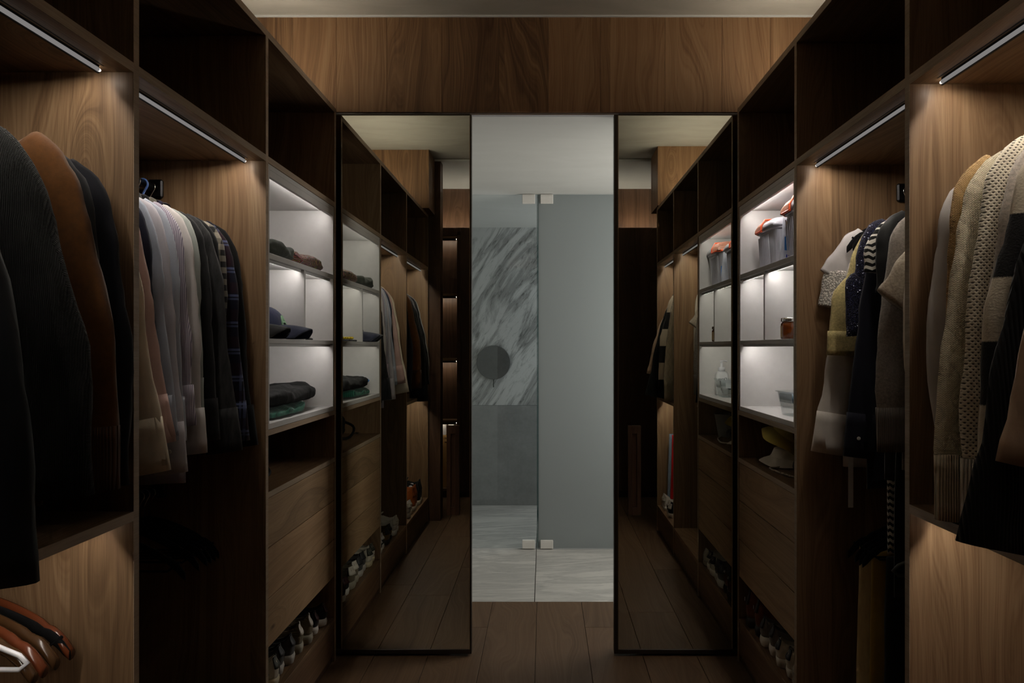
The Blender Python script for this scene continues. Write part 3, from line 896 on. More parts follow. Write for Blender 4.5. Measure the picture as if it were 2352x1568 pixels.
def garment(name, label, cat, side, Y, m, W=0.215, sh=0.070, hem=-0.83, hemW=0.245, thick=0.016, sleeve=None, ztop=-0.082, zrod=1.882, d=0.355,
            collar=None, cuff=None, fold=0.008, rotz=0.0, buttons=0, seed=None, hang='velvet', hang_label=None, group=None, mid=0.62, extra=None):
    """sleeve = (cuff_u, cuff_z, r_shoulder, r_cuff): u from the hanger centre, z below the rod"""
    seed = seed if seed is not None else int(Y*1000) % 97
    rot = rotz + (math.pi if side == 'R' else 0.0)
    xr = fx(side, d)
    root = thing(name, label, cat, (xr, Y, zrod), rot, group)
    fs = -1 if side == 'L' else 1          # local y sign that faces the viewer
    rr = random.Random(seed)
    ph, ph2 = rr.uniform(0, 6.28), rr.uniform(0, 6.28)
    nc, nr = 26, 30
    b = bmesh.new()
    G0 = [[None]*(nc + 1) for _ in range(nr + 1)]
    G1 = [[None]*(nc + 1) for _ in range(nr + 1)]
    for i in range(nr + 1):
        t = (i/nr)
        for j in range(nc + 1):
            s = -1 + 2*j/nc
            a = abs(s)
            zt = ztop - sh*max(0.0, (a - 0.22)/0.78)**1.15 - (0.012*max(0.0, (a - 0.85)/0.15)**2) + (0.0 if a > 0.22 else -0.006)
            ww = W + (hemW - W)*sm(t*1.15)
            x = s*ww
            z = zt + (hem - zt)*t
            z += noise.noise(Vector((x*5, seed*1.3, 0.0)))*0.012*t
            dd = thick*(0.40 + 0.60*sm(t*5))*(1 - 0.75*a**5)*(0.85 + 0.3*noise.noise(Vector((x*6, z*5, seed))))
            f = fold*sm(t*1.6)*(math.sin(2*math.pi*s*1.7 + ph + t*0.8) + 0.55*math.sin(2*math.pi*s*3.6 + ph2))
            f += noise.noise(Vector((x*7, z*3.0, seed*2.0)))*fold*0.7
            f *= (1 - 0.4*a)
            G0[i][j] = b.verts.new((x, f - dd, z)); G1[i][j] = b.verts.new((x, f + dd, z))
    for i in range(nr):
        for j in range(nc):
            b.faces.new((G0[i][j], G0[i][j+1], G0[i+1][j+1], G0[i+1][j]))
            b.faces.new((G1[i][j], G1[i+1][j], G1[i+1][j+1], G1[i][j+1]))
        b.faces.new((G0[i][0], G0[i+1][0], G1[i+1][0], G1[i][0]))
        b.faces.new((G0[i][nc], G1[i][nc], G1[i+1][nc], G0[i+1][nc]))
    for j in range(nc):
        b.faces.new((G0[0][j], G1[0][j], G1[0][j+1], G0[0][j+1]))
        b.faces.new((G0[nr][j], G0[nr][j+1], G1[nr][j+1], G1[nr][j]))
    mesh('body', b, m, root, smooth=True)
    if sleeve:
        cu, cz, r0, r1 = sleeve
        z0 = ztop - sh
        for sg in (1, -1):
            cuu = cu if sg > 0 else min(cu, 0.235)
            yo = fs*0.004
            path = [(sg*(W - 0.055), 0, z0 - 0.012), (sg*(W + 0.004), yo, z0 - 0.055), (sg*(W + 0.22*(cuu - W) + 0.008), yo, z0 - 0.17),
                    (sg*(W + mid*(cuu - W)), yo, z0 + (cz - z0)*0.58), (sg*(cuu - r1*0.75), yo, cz)]
            if abs(cz - z0) < 0.26:     # short sleeve
                path = [path[0], path[1], (sg*(cuu - r1*0.6), yo, cz)]
            mesh('sleeve', bm_sleeve(path, r0, r1, thick*1.25, thick*1.15, seed + sg, wr=0.008), m, root, smooth=True)
            if cuff is not None:
                cf = mesh('cuff', bm_sleeve(path, r0, r1, thick*1.25, thick*1.15, seed + sg, wr=0.002, m=4, t0=0.90, t1=1.012, grow=0.0035), cuff, root, smooth=True)
                if buttons and sg > 0:
                    for kb in range(buttons):
                        bb = bm_lathe([(0.0055, 0), (0.0055, 0.002), (0.004, 0.0026)], 12)
                        bmesh.ops.rotate(bb, verts=bb.verts, cent=(0, 0, 0), matrix=Matrix.Rotation(math.pi/2*(-1 if fs > 0 else 1), 3, 'X'))
                        bmesh.ops.translate(bb, verts=bb.verts, vec=(cuu - r1*0.55 - kb*0.022, fs*(thick*1.15 + 0.010), cz + 0.045))
                        mesh('button', bb, plain('pearl_button', (0.75, 0.72, 0.68), 0.3), cf)
    if collar is not None:
        secs = []
        for q, (zz, hw, hd) in enumerate(((-0.012, 0.060, 0.020), (0.012, 0.056, 0.022), (0.030, 0.053, 0.021), (0.024, 0.064, 0.027), (-0.002, 0.072, 0.029))):
            secs.append([(hw*math.cos(2*math.pi*k/20), hd*math.sin(2*math.pi*k/20), ztop + zz - 0.006*(math.sin(2*math.pi*k/20)*fs > 0.7)) for k in range(20)])
        mesh('collar', bm_loft(secs, False, False), collar, root, smooth=True)
    if extra: extra(root, fs)
    if hang:
        hanger(hang, hang_label or ('hanger inside the ' + label), xr, Y, zrod, rot, group='hangers inside garments')
    return root

def C(r, g, b):                     # sRGB 0..255 -> linear
    return tuple(((v/255)/12.92 if v/255 <= 0.04045 else ((v/255 + 0.055)/1.055)**2.4) for v in (r, g, b))

# left bay 1: coats
GL1 = 'coats in the left bay nearest the viewer'
garment('zip_jacket', 'black jacket with thin white piping, at the near end of the coats', 'jacket', 'L', 0.95, fab('black_piped', (0.010, 0.010, 0.011), 'piping', (0.5, 0.5, 0.5)), W=0.23, hem=-0.80, sleeve=(0.385, -0.80, 0.075, 0.050), thick=0.024, group=GL1, hang_label='hanger inside the black jacket with white piping')
garment('wool_coat', 'black wool coat second from the near end of the coats', 'coat', 'L', 1.09, fab('black_wool', (0.012, 0.012, 0.014)), W=0.225, hem=-0.86, sleeve=(0.33, -0.80, 0.075, 0.052), thick=0.026, group=GL1, hang_label='hanger inside the black wool coat')
garment('rain_coat', 'long blue-black coat hanging over the lower shelf edge at far left', 'coat', 'L', 1.25, fab('blue_black_nylon', C(15, 18, 24), rough=0.55), W=0.235, hem=-0.82, hemW=0.26, sleeve=(0.415, -0.905, 0.085, 0.068), thick=0.028, group=GL1, hang_label='hanger inside the long blue-black coat')
garment('knit_jacket', 'charcoal textured knit jacket in front of the brown suede jacket', 'jacket', 'L', 1.40, fab('charcoal_knit', C(11, 11, 10), 'knit', period=0.006), W=0.255, sh=0.075, hem=-0.84, hemW=0.27, sleeve=(0.425, -0.79, 0.085, 0.060), thick=0.029, fold=0.005, group=GL1, hang_label='hanger inside the charcoal knit jacket')
def zip_pull(root, fs):
    z = mesh('zip_pull', bm_tube([(0.215, fs*0.062, -0.765), (0.228, fs*0.064, -0.795), (0.222, fs*0.062, -0.815)], 0.003, 6), CHROME, root)
garment('suede_jacket', 'tan brown suede jacket between the dark coats', 'jacket', 'L', 1.51, fab('tan_suede', C(92, 54, 13), 'suede'), W=0.262, sh=0.066, hem=-0.83, hemW=0.27, sleeve=(0.408, -0.785, 0.080, 0.056), thick=0.026, fold=0.004, cuff=fab('tan_suede_cuff', C(74, 40, 13), 'rib'), group=GL1, ztop=-0.070, hang_label='hanger inside the tan suede jacket', extra=zip_pull)
garment('wool_coat', 'plain black coat just behind the tan suede jacket', 'coat', 'L', 1.578, fab('black_twill', (0.010, 0.010, 0.012)), W=0.248, hem=-0.82, sleeve=(0.345, -0.79, 0.075, 0.055), thick=0.020, group=GL1, ztop=-0.075, hang_label='hanger inside the plain black coat')
garment('navy_blazer', 'navy blue-black blazer closest to the lit side panel', 'blazer', 'L', 1.635, fab('navy_wool', C(14, 15, 24)), W=0.258, sh=0.082, hem=-0.84, sleeve=(0.362, -0.81, 0.078, 0.056), thick=0.020, group=GL1, ztop=-0.075, hang_label='hanger inside the navy blazer')

# left bay 2: shirts
GL2 = 'shirts in the tall left bay'
def shirt(label, Y, m, cu=0.335, cz=-0.78, hem=-0.80, W=0.212, buttons=0, name='dress_shirt', r1=0.040, hl=None, hang='velvet', cat='shirt', **kw):
    return garment(name, label, cat, 'L', Y, m, W=W, hem=hem, sleeve=(cu, cz, 0.066, r1), thick=0.0145, collar=m, cuff=m, mid=0.46, buttons=buttons, group=GL2, hang=hang, hang_label=hl or ('hanger inside the ' + label), **kw)
shirt('cream cotton overshirt, first of the shirts behind the wooden panel', 1.795, fab('cream_twill', C(240, 228, 208)), cu=0.372, cz=-0.80, hem=-0.85, r1=0.048, name='overshirt', hl='hanger inside the cream overshirt')
shirt('pale pink shirt beside the cream overshirt', 1.845, fab('pale_pink', C(205, 172, 165)), cu=0.36, cz=-0.74, hl='hanger inside the pale pink shirt')
shirt('slim navy shirt between pale pink and lilac shirts', 1.89, fab('navy_cotton', C(36, 40, 58)), cu=0.315, cz=-0.74, hl='hanger inside the slim navy shirt')
shirt('pale blue shirt beside the slim navy shirt', 1.935, fab('pale_blue', C(172, 180, 196)), cu=0.325, cz=-0.745, hl='hanger inside the pale blue shirt')
shirt('lilac white dress shirt with round buttoned cuff', 1.985, fab('lilac_white', C(198, 194, 202)), cu=0.325, cz=-0.83, buttons=1, hl='hanger inside the lilac white dress shirt')
shirt('soft grey-blue oxford shirt behind the lilac white one', 2.032, fab('grey_blue_oxford', C(180, 186, 200)), cu=0.30, cz=-0.755, hl='hanger inside the grey-blue oxford shirt')
shirt('lilac pinstripe shirt with a long hem', 2.078, fab('lilac_pin', C(196, 188, 200), 'pin', C(120, 112, 132), period=0.0036), cu=0.305, cz=-0.72, hem=-0.885, hemW=0.285, hl='hanger inside the lilac pinstripe shirt')
shirt('white shirt with pointed collar yoke, right of the pinstripe', 2.128, fab('white_poplin', C(208, 203, 202)), cu=0.315, cz=-0.80, hl='hanger inside the white shirt right of the pinstripe')
shirt('pale sage grey shirt next to the black denim', 2.172, fab('sage_grey', C(166, 172, 168)), cu=0.285, cz=-0.70, hl='hanger inside the pale sage shirt')
shirt('black denim shirt with dark cuff', 2.218, fab('black_denim', C(26, 26, 28), 'denim', C(40, 40, 42)), cu=0.312, cz=-0.775, hl='hanger inside the black denim shirt')
shirt('washed charcoal denim shirt with wide cuff', 2.268, fab('charcoal_denim', C(36, 36, 38), 'denim', C(62, 62, 63)), cu=0.352, cz=-0.815, r1=0.052, hl='hanger inside the washed charcoal shirt')
shirt('black shirt between charcoal denim and checked shirt', 2.315, fab('black_cotton', C(15, 15, 18)), cu=0.275, cz=-0.72, hl='hanger inside the black shirt')
shirt('grey and cream checked shirt beside the plaid flannel', 2.358, fab('grey_check', C(34, 33, 34), 'check', C(150, 143, 130), period=0.036), cu=0.268, cz=-0.70, hl='hanger inside the grey checked shirt')
shirt('navy and dark red plaid flannel shirt with two white cuff buttons', 2.402, fab('navy_plaid', C(17, 19, 38), 'plaid', C(44, 20, 28), C(92, 102, 140), period=0.085), cu=0.325, cz=-0.80, buttons=2, hl='light blue hanger inside the plaid flannel shirt', hang='blue')
shirt('thin black shirt last in the row, by the side panel', 2.447, fab('black_thin', C(16, 16, 18)), cu=0.335, cz=-0.82, hl='hanger inside the thin black shirt')

# right bay 2: blouses and dresses
GR2 = 'blouses and dresses in the tall right bay'
def rg(name, label, cat, Y, m, hl, **kw):
    kw.setdefault('thick', 0.0145); kw.setdefault('group', GR2)
    return garment(name, label, cat, 'R', Y, m, hang_label=hl, **kw)
def lace_hem(root, fs):
    mesh('lace_trim', bm_sleeve([(0.224, 0, -0.265), (0.236, 0, -0.325), (0.246, 0, -0.385)], 0.053, 0.054, 0.0195, 0.022, 3, wr=0.006), fab('white_lace', C(226, 220, 212), 'lace'), root, smooth=True)
rg('lace_blouse', 'white short-sleeved blouse with lace sleeve ends', 'blouse', 2.512, fab('white_crepe', C(205, 200, 200)), 'black velvet hanger end poking out of the lace blouse', W=0.185, sh=0.050, hem=-0.72, hemW=0.20, sleeve=(0.278, -0.290, 0.055, 0.050), extra=lace_hem, ztop=-0.10)
def tie_end(root, fs):
    mesh('waist_tie', bm_box(0.210, 0.226, fs*0.02, fs*0.0215, -1.03, -0.72), fab('taupe_crepe', C(222, 214, 206)), root)
rg('long_blouse', 'taupe white long blouse with wide cuffs and hanging tie', 'blouse', 2.466, fab('taupe_crepe', C(222, 214, 206)), 'hanger inside the taupe white long blouse', W=0.15, hem=-0.90, hemW=0.235, mid=0.52, sleeve=(0.322, -0.845, 0.040, 0.052), cuff=fab('taupe_crepe', C(222, 214, 206)), extra=tie_end, ztop=-0.10)
rg('yellow_blouse', 'pale yellow textured blouse with frilled sleeve ends', 'blouse', 2.418, fab('pale_yellow', C(205, 188, 132), 'fluffy'), 'hanger inside the pale yellow blouse', W=0.165, sh=0.06, hem=-0.60, hemW=0.215, sleeve=(0.290, -0.535, 0.046, 0.052), cuff=fab('pale_yellow', C(205, 188, 132), 'fluffy'), ztop=-0.09)
rg('sequin_top', 'navy sequinned top between the yellow blouse and zigzag sleeve', 'top', 2.318, fab('navy_sequin', C(17, 17, 36), 'sequin', C(44, 46, 86)), 'orange hanger inside the navy sequinned top', W=0.190, sh=0.070, hem=-0.56, hemW=0.225, sleeve=(0.268, -0.48, 0.050, 0.050), ztop=-0.075, hang='orange')
rg('navy_dress', 'navy black shirt dress with one pale cuff button', 'dress', 2.275, fab('navy_black', C(20, 21, 34)), 'hanger inside the navy black shirt dress', W=0.170, hem=-0.94, hemW=0.24, mid=0.5, sleeve=(0.298, -0.83, 0.046, 0.044), cuff=fab('navy_black', C(20, 21, 34)), buttons=1, ztop=-0.085)
rg('zigzag_dress', 'long black and white zigzag knit dress', 'dress', 2.232, fab('zigzag_knit', C(18, 18, 18), 'zigzag', C(205, 200, 190)), 'hanger inside the zigzag dress', W=0.205, sh=0.085, hem=-1.12, hemW=0.195, sleeve=(0.250, -0.30, 0.055, 0.048), ztop=-0.080)
rg('black_camisole', 'plain black silky top in front of the zigzag dress', 'top', 2.188, fab('black_silk', C(24, 24, 25), rough=0.5), 'hanger inside the black silky top', W=0.195, hem=-0.90, hemW=0.22, sleeve=(0.235, -0.36, 0.055, 0.050), ztop=-0.085)
rg('floral_dress', 'long black dress with small orange flowers', 'dress', 2.148, fab('orange_floral', C(16, 16, 16), 'floral', C(240, 145, 62)), 'hanger inside the floral dress', W=0.185, hem=-1.22, hemW=0.215, ztop=-0.09)
rg('short_sleeved_sweater', 'beige grey short-sleeved sweater by the wooden panel', 'sweater', 2.050, fab('beige_grey_wool', C(176, 164, 148), 'fluffy'), 'hanger inside the beige grey sweater', W=0.175, sh=0.10, hem=-0.72, hemW=0.205, sleeve=(0.300, -0.395, 0.052, 0.058), ztop=-0.125)
rg('grey_cardigan', 'grey melange knit cardigan with ribbed cuff', 'cardigan', 2.102, fab('grey_melange', C(140, 132, 124), 'fluffy'), 'hanger inside the grey knit cardigan', W=0.190, hem=-0.86, hemW=0.215, sleeve=(0.272, -0.79, 0.052, 0.046), cuff=fab('grey_rib', C(128, 120, 112), 'rib'), ztop=-0.09)
rg('cream_blouse', 'cream blouse half hidden behind the wooden panel', 'blouse', 1.990, fab('cream_silk', C(210, 198, 180)), 'hanger inside the half hidden cream blouse', W=0.19, hem=-0.84, hemW=0.22, sleeve=(0.225, -0.80, 0.06, 0.05), ztop=-0.09)

# right bay 1: knitwear
GR1 = 'knitwear in the right bay nearest the viewer'
def kw_(name, label, cat, Y, m, hl, **kw):
    kw.setdefault('thick', 0.019); kw.setdefault('group', GR1); kw.setdefault('ztop', -0.078)
    return garment(name, label, cat, 'R', Y, m, hang_label=hl, **kw)
kw_('white_sweater', 'smooth white sweater closest to the lit side panel', 'sweater', 1.705, fab('white_knit', C(212, 205, 200)), 'hanger inside the smooth white sweater', W=0.250, sh=0.085, hem=-0.80, hemW=0.26, sleeve=(0.318, -0.73, 0.066, 0.050))
kw_('tan_sweater', 'camel tan cable knit sweater behind the cream one', 'sweater', 1.652, fab('tan_cable', C(198, 160, 108), 'cable', period=0.05), 'hanger inside the tan cable sweater', W=0.250, sh=0.070, hem=-0.76, hemW=0.25, sleeve=(0.292, -0.72, 0.07, 0.05), ztop=-0.070)
kw_('cream_cable_sweater', 'cream cable knit sweater with long sleeve touching the shelf', 'sweater', 1.592, fab('cream_cable', C(222, 208, 180), 'cable'), 'hanger inside the cream cable sweater', W=0.245, sh=0.066, hem=-0.80, hemW=0.26, sleeve=(0.372, -0.862, 0.076, 0.050), thick=0.022, cuff=fab('cream_rib', C(205, 190, 162), 'rib'))
kw_('eyelet_sweater', 'off-white open eyelet knit sweater', 'sweater', 1.530, fab('cream_eyelet', C(226, 214, 192), 'eyelet'), 'hanger inside the eyelet sweater', W=0.245, sh=0.062, hem=-0.82, hemW=0.26, sleeve=(0.352, -0.865, 0.072, 0.046), thick=0.020, cuff=fab('pale_rib', C(206, 194, 178), 'rib'), ztop=-0.066)
kw_('grey_sweater', 'pale grey fluffy sweater beside the striped one', 'sweater', 1.472, fab('pale_grey_fluff', C(196, 184, 172), 'fluffy'), 'hanger inside the pale grey fluffy sweater', W=0.24, sh=0.066, hem=-0.80, hemW=0.25, sleeve=(0.340, -0.84, 0.07, 0.050))
kw_('striped_sweater', 'black and cream broad striped sweater', 'sweater', 1.412, fab('block_stripe', C(34, 32, 32), 'bands', C(208, 194, 172), period=0.235), 'hanger inside the broad striped sweater', W=0.245, sh=0.07, hem=-0.80, hemW=0.26, sleeve=(0.385, -0.79, 0.076, 0.060), thick=0.022)
kw_('black_cardigan', 'long black ribbed cardigan hanging over the shelf edge', 'cardigan', 1.335, fab('black_rib', C(18, 18, 19), 'rib', period=0.012), 'hanger inside the black ribbed cardigan', W=0.235, sh=0.08, hem=-0.80, hemW=0.27, sleeve=(0.462, -0.868, 0.060, 0.072), thick=0.024, mid=0.52)
kw_('beige_sweatshirt', 'beige pink sweatshirt at the right edge of the photograph', 'sweatshirt', 1.255, fab('beige_jersey', C(200, 170, 144)), 'hanger inside the beige sweatshirt', W=0.235, sh=0.075, hem=-0.76, hemW=0.26, sleeve=(0.448, -0.715, 0.060, 0.054), thick=0.024, mid=0.55)
kw_('pink_cardigan', 'dusty pink cardigan nearest the viewer in the right bay', 'cardigan', 1.165, fab('dusty_pink', C(190, 110, 110), 'fluffy'), 'hanger inside the dusty pink cardigan', W=0.22, sh=0.075, hem=-0.76, hemW=0.25, sleeve=(0.30, -0.72, 0.07, 0.05), thick=0.022)

# hangers on the lower rods
ORD = ['first', 'second', 'third', 'fourth', 'fifth', 'sixth']
GLH = 'empty hangers on the lower left rods'
for i, (st, lab, y) in enumerate((('red', 'red-brown wooden hanger nearest the lit panel, lower left', 1.662), ('velvet', 'black velvet hanger between the wooden ones, lower left', 1.634), ('brown', 'dark brown notched wooden hanger, lower left', 1.600),
                                 ('red', 'glossy red-brown wooden hanger in front of the notched one', 1.572), ('brown', 'brown wooden hanger behind the white plastic one', 1.540), ('white', 'white plastic hanger in the lower left corner', 1.508))):
    hanger(st, lab, fx('L', 0.345) + 0.016, y, 0.905, RND.uniform(-0.05, 0.05), GLH)
for i, y in enumerate((2.43, 2.395, 2.362, 2.33, 2.295, 2.2)):
    hanger('velvet', 'black velvet hanger below the shirts, ' + ORD[i] + ' from the mirror door', fx('L', 0.345), y, 0.905, RND.uniform(-0.06, 0.06), 'black hangers below the shirts')
for i, y in enumerate((2.42, 2.385, 2.35, 2.31)):
    hanger('velvet', 'black velvet hanger below the blouses, ' + ORD[i] + ' from the mirror door', fx('R', 0.345), y, 0.905, math.pi + RND.uniform(-0.06, 0.06), 'black hangers below the blouses')
hanger('grey', 'grey-green plastic hanger below the floral dress', fx('R', 0.345), 2.14, 0.905, math.pi + 0.03)

def trousers(name, label, side, Y, m, zr=0.905, length=0.56, W=0.135, d=0.345, thick=0.02, seed=1, off=0.0):
    """trousers folded over the bar of a hanger"""
    root = thing(name, label, 'trousers', (fx(side, d), Y, zr), math.pi if side == 'R' else 0.0)
    b = bmesh.new()
    secs = []
    for i in range(25):
        t = i/24
        z = -0.172 - length*t
        row = []
        for k in range(20):
            a = 2*math.pi*k/20
            x = off + W*(1 + 0.10*t)*math.copysign(abs(math.cos(a))**0.7, math.cos(a)); y = thick*math.sin(a)
            y += 0.010*t*math.sin(x*40 + seed) + noise.noise(Vector((x*9, z*6, seed)))*0.008
            row.append((x, y, z + noise.noise(Vector((x*12, 0, seed)))*0.012*t))
        secs.append(row)
    mesh('fabric', bm_loft(secs, bm=b), m, root, smooth=True)
    return root
trousers('beige_trousers', 'beige trousers folded over a hanger, below the blouses', 'R', 2.42, fab('beige_chino', C(180, 158, 112), 'denim', C(200, 178, 130)), W=0.12, seed=2, off=0.07)
trousers('yellow_trousers', 'mustard yellow trousers beside the beige pair', 'R', 2.365, fab('mustard', C(150, 122, 45)), W=0.115, seed=5, off=0.06)
trousers('black_trousers', 'black trousers below the long floral dress', 'R', 2.30, fab('black_trouser', C(14, 14, 15)), W=0.15, seed=8, off=0.01)
trousers('blue_jeans', 'light blue jeans in the lower right bay, seen in the mirror', 'R', 1.17, fab('light_denim', C(128, 150, 175), 'denim', C(160, 178, 198)), W=0.15, seed=3, off=0.125)
trousers('red_trousers', 'red trousers beside the light blue jeans', 'R', 1.235, fab('bright_red', C(190, 18, 20)), W=0.15, seed=9, off=0.115)

# ------------------------------------------------------------------ shoes
def shoe_parts(style):
    """list of (name, bmesh, material); heel at the origin facing -y, toe towards +y"""
    L = 0.285
    P = dict(h=0.085, instep=0.10, sole=0.030, upper=(0.5, 0.5, 0.5), solec=(0.7, 0.68, 0.64), tab=None, lace=(0.7, 0.7, 0.7), kind='plain', bulge=1.0)
    P.update(style)
    def hw(y):
        t = y/L
        w = 0.0345 + 0.0135*sm(t/0.62) - 0.004*sm((t - .45)/.2)*0
        if t < 0.06: w *= math.sqrt(max(0.12, 1 - ((0.06 - t)/0.065)**2))
        if t > 0.72: w *= math.sqrt(max(0.02, 1 - ((t - 0.72)/0.285)**2))
        return w*0.93
    ys = [0.0, 0.0012, 0.003, 0.006, 0.009, 0.013, 0.018, 0.025, 0.035, 0.06, 0.085, 0.105, 0.125, 0.15, 0.175, 0.205, 0.235, 0.258, 0.272, 0.281, 0.285]
    out = []
    # sole
    secs = []
    for z, g, o in ((0.0, -0.003, 0.0), (0.004, 0.001, 0), (P['sole']*0.6, 0.0035*P['bulge'], 0), (P['sole'], 0.002, 0)):
        ring = [(hw(y) + g, y + (-g if y < 0.01 else (g if y > 0.28 else 0)), z + 0.010*sm((y/L - .75)/.25)*(1 if z < 0.006 else 0.35)) for y in ys]
        ring += [(-x, y, zz) for x, y, zz in reversed(ring)]
        secs.append(ring)
    out.append(('sole', bm_loft(secs), plain('sole_%s' % style['id'], P['solec'], 0.6)))
    # upper with an open collar
    H, S = P['h'], P['sole']
    def top(y):
        t = y
        if t < 0.02: return H + 0.010*(1 - t/0.02)
        if t < 0.10: return H - 0.012*math.sin(math.pi*(t - 0.02)/0.08)
        if t < 0.19: return H + (0.058 - H)*sm((t - 0.10)/0.09)
        return 0.058 - 0.020*sm((t - 0.19)/0.095)
    def lean(y, q):      # heel counter: bulges back at half height, leans in at the collar
        return (0.010*q*q - 0.007*math.sin(math.pi*min(1.0, q*1.15)))*(1 - sm(y/0.035))
    secs = []
    for y in ys:
        w = hw(y) - 0.0015
        tp = S + top(y)
        opening = 0.004 < y < 0.115
        row = []
        for k in range(9):              # outside wall from sole to collar
            a = k/8*(math.pi/2 if not opening else 1.05)
            q = math.sin(a)/(1.0 if not opening else math.sin(1.05))
            row.append((w*(math.cos(a)**0.55 if a < 1.57 else 0.0), y + lean(y, q), S - 0.002 + (tp - S)*q))
        xin = row[-1][0]
        if opening:
            row += [(xin - 0.004, y + lean(y, 1) + 0.001, tp - 0.002), (max(0.004, xin - 0.007), y + lean(y, 1) + 0.003, tp - 0.035)]
        else:
            row += [(0.002, y + lean(y, 1), row[-1][2]), (0.001, y + lean(y, 1), row[-1][2] - 0.0005)]
        row += [(-x, yy, z) for x, yy, z in reversed(row)]
        secs.append(row)
    um = fab('upper_%s' % style['id'], P['upper'], P['kind'], P.get('col2'), P.get('col3'), rough=0.7, period=P.get('period'))
    out.append(('upper', bm_loft(secs), um))
    if P['tab']:
        secs = []
        for fz, q0 in ((0.52, 0.0105), (0.68, 0.0095), (0.84, 0.0075), (1.0, 0.0060), (1.10, 0.0048)):
            z = S + H*fz
            sc_ = 1.0 - 0.30*max(0.0, fz - 0.35)
            row = []
            for q, sx in ((1.0, -1), (0.55, -1), (0.25, -1), (0.06, -1), (0.0, 0), (0.06, 1), (0.25, 1), (0.55, 1), (1.0, 1)):
                yq = q*q0
                row.append((sx*(hw(yq)*sc_ + 0.0022), yq - 0.0030 + lean(yq, min(1.0, fz)), z))
            inner = [(x*0.80, y + 0.0035, z) for x, y, z in reversed(row)]
            secs.append(row + inner)
        out.append(('heel_tab', bm_loft(secs), plain('tab_%s' % style['id'], P['tab'], 0.6)))
    # tongue and laces
    secs = []
    for y, z, w in ((0.100, S + H + 0.020, 0.022), (0.125, S + H*0.93 + 0.002, 0.024), (0.16, S + 0.074, 0.022), (0.185, S + 0.060, 0.016)):
        secs.append([(w, y, z), (w, y + 0.006, z + 0.004), (-w, y + 0.006, z + 0.004), (-w, y, z)])
    out.append(('tongue', bm_loft(secs), um))
    lb = bmesh.new()
    for y in (0.128, 0.145, 0.162, 0.178):
        z = S + top(y) + 0.005
        bm_tube([(-0.022, y, z - 0.004), (0, y + 0.004, z + 0.003), (0.022, y, z - 0.004)], 0.0026, 6, bm=lb)
    out.append(('laces', lb, plain('lace_%s' % style['id'], P['lace'], 0.8)))
    if P.get('emblem'):
        eb = bmesh.new()
        for r in (0.012, 0.0085, 0.005):   # three nested quarter arcs
            pts = [(-0.005 + r*math.cos(a), -0.0105, S + H*0.60 + r*math.sin(a)) for a in [math.pi/2*i/8 for i in range(9)]]
            bm_tube(pts, 0.0013, 5, bm=eb)
        out.append(('emblem', eb, WPLASTIC))
    if P.get('patch'):
        pb = bm_lathe([(0.016, 0), (0.016, 0.0018)], 20)
        bmesh.ops.rotate(pb, verts=pb.verts, cent=(0, 0, 0), matrix=Matrix.Rotation(math.pi/2, 3, 'Y'))
        bmesh.ops.translate(pb, verts=pb.verts, vec=(0.0335, 0.062, S + H*0.78))
        out.append(('ankle_patch', pb, WPLASTIC))
    return out

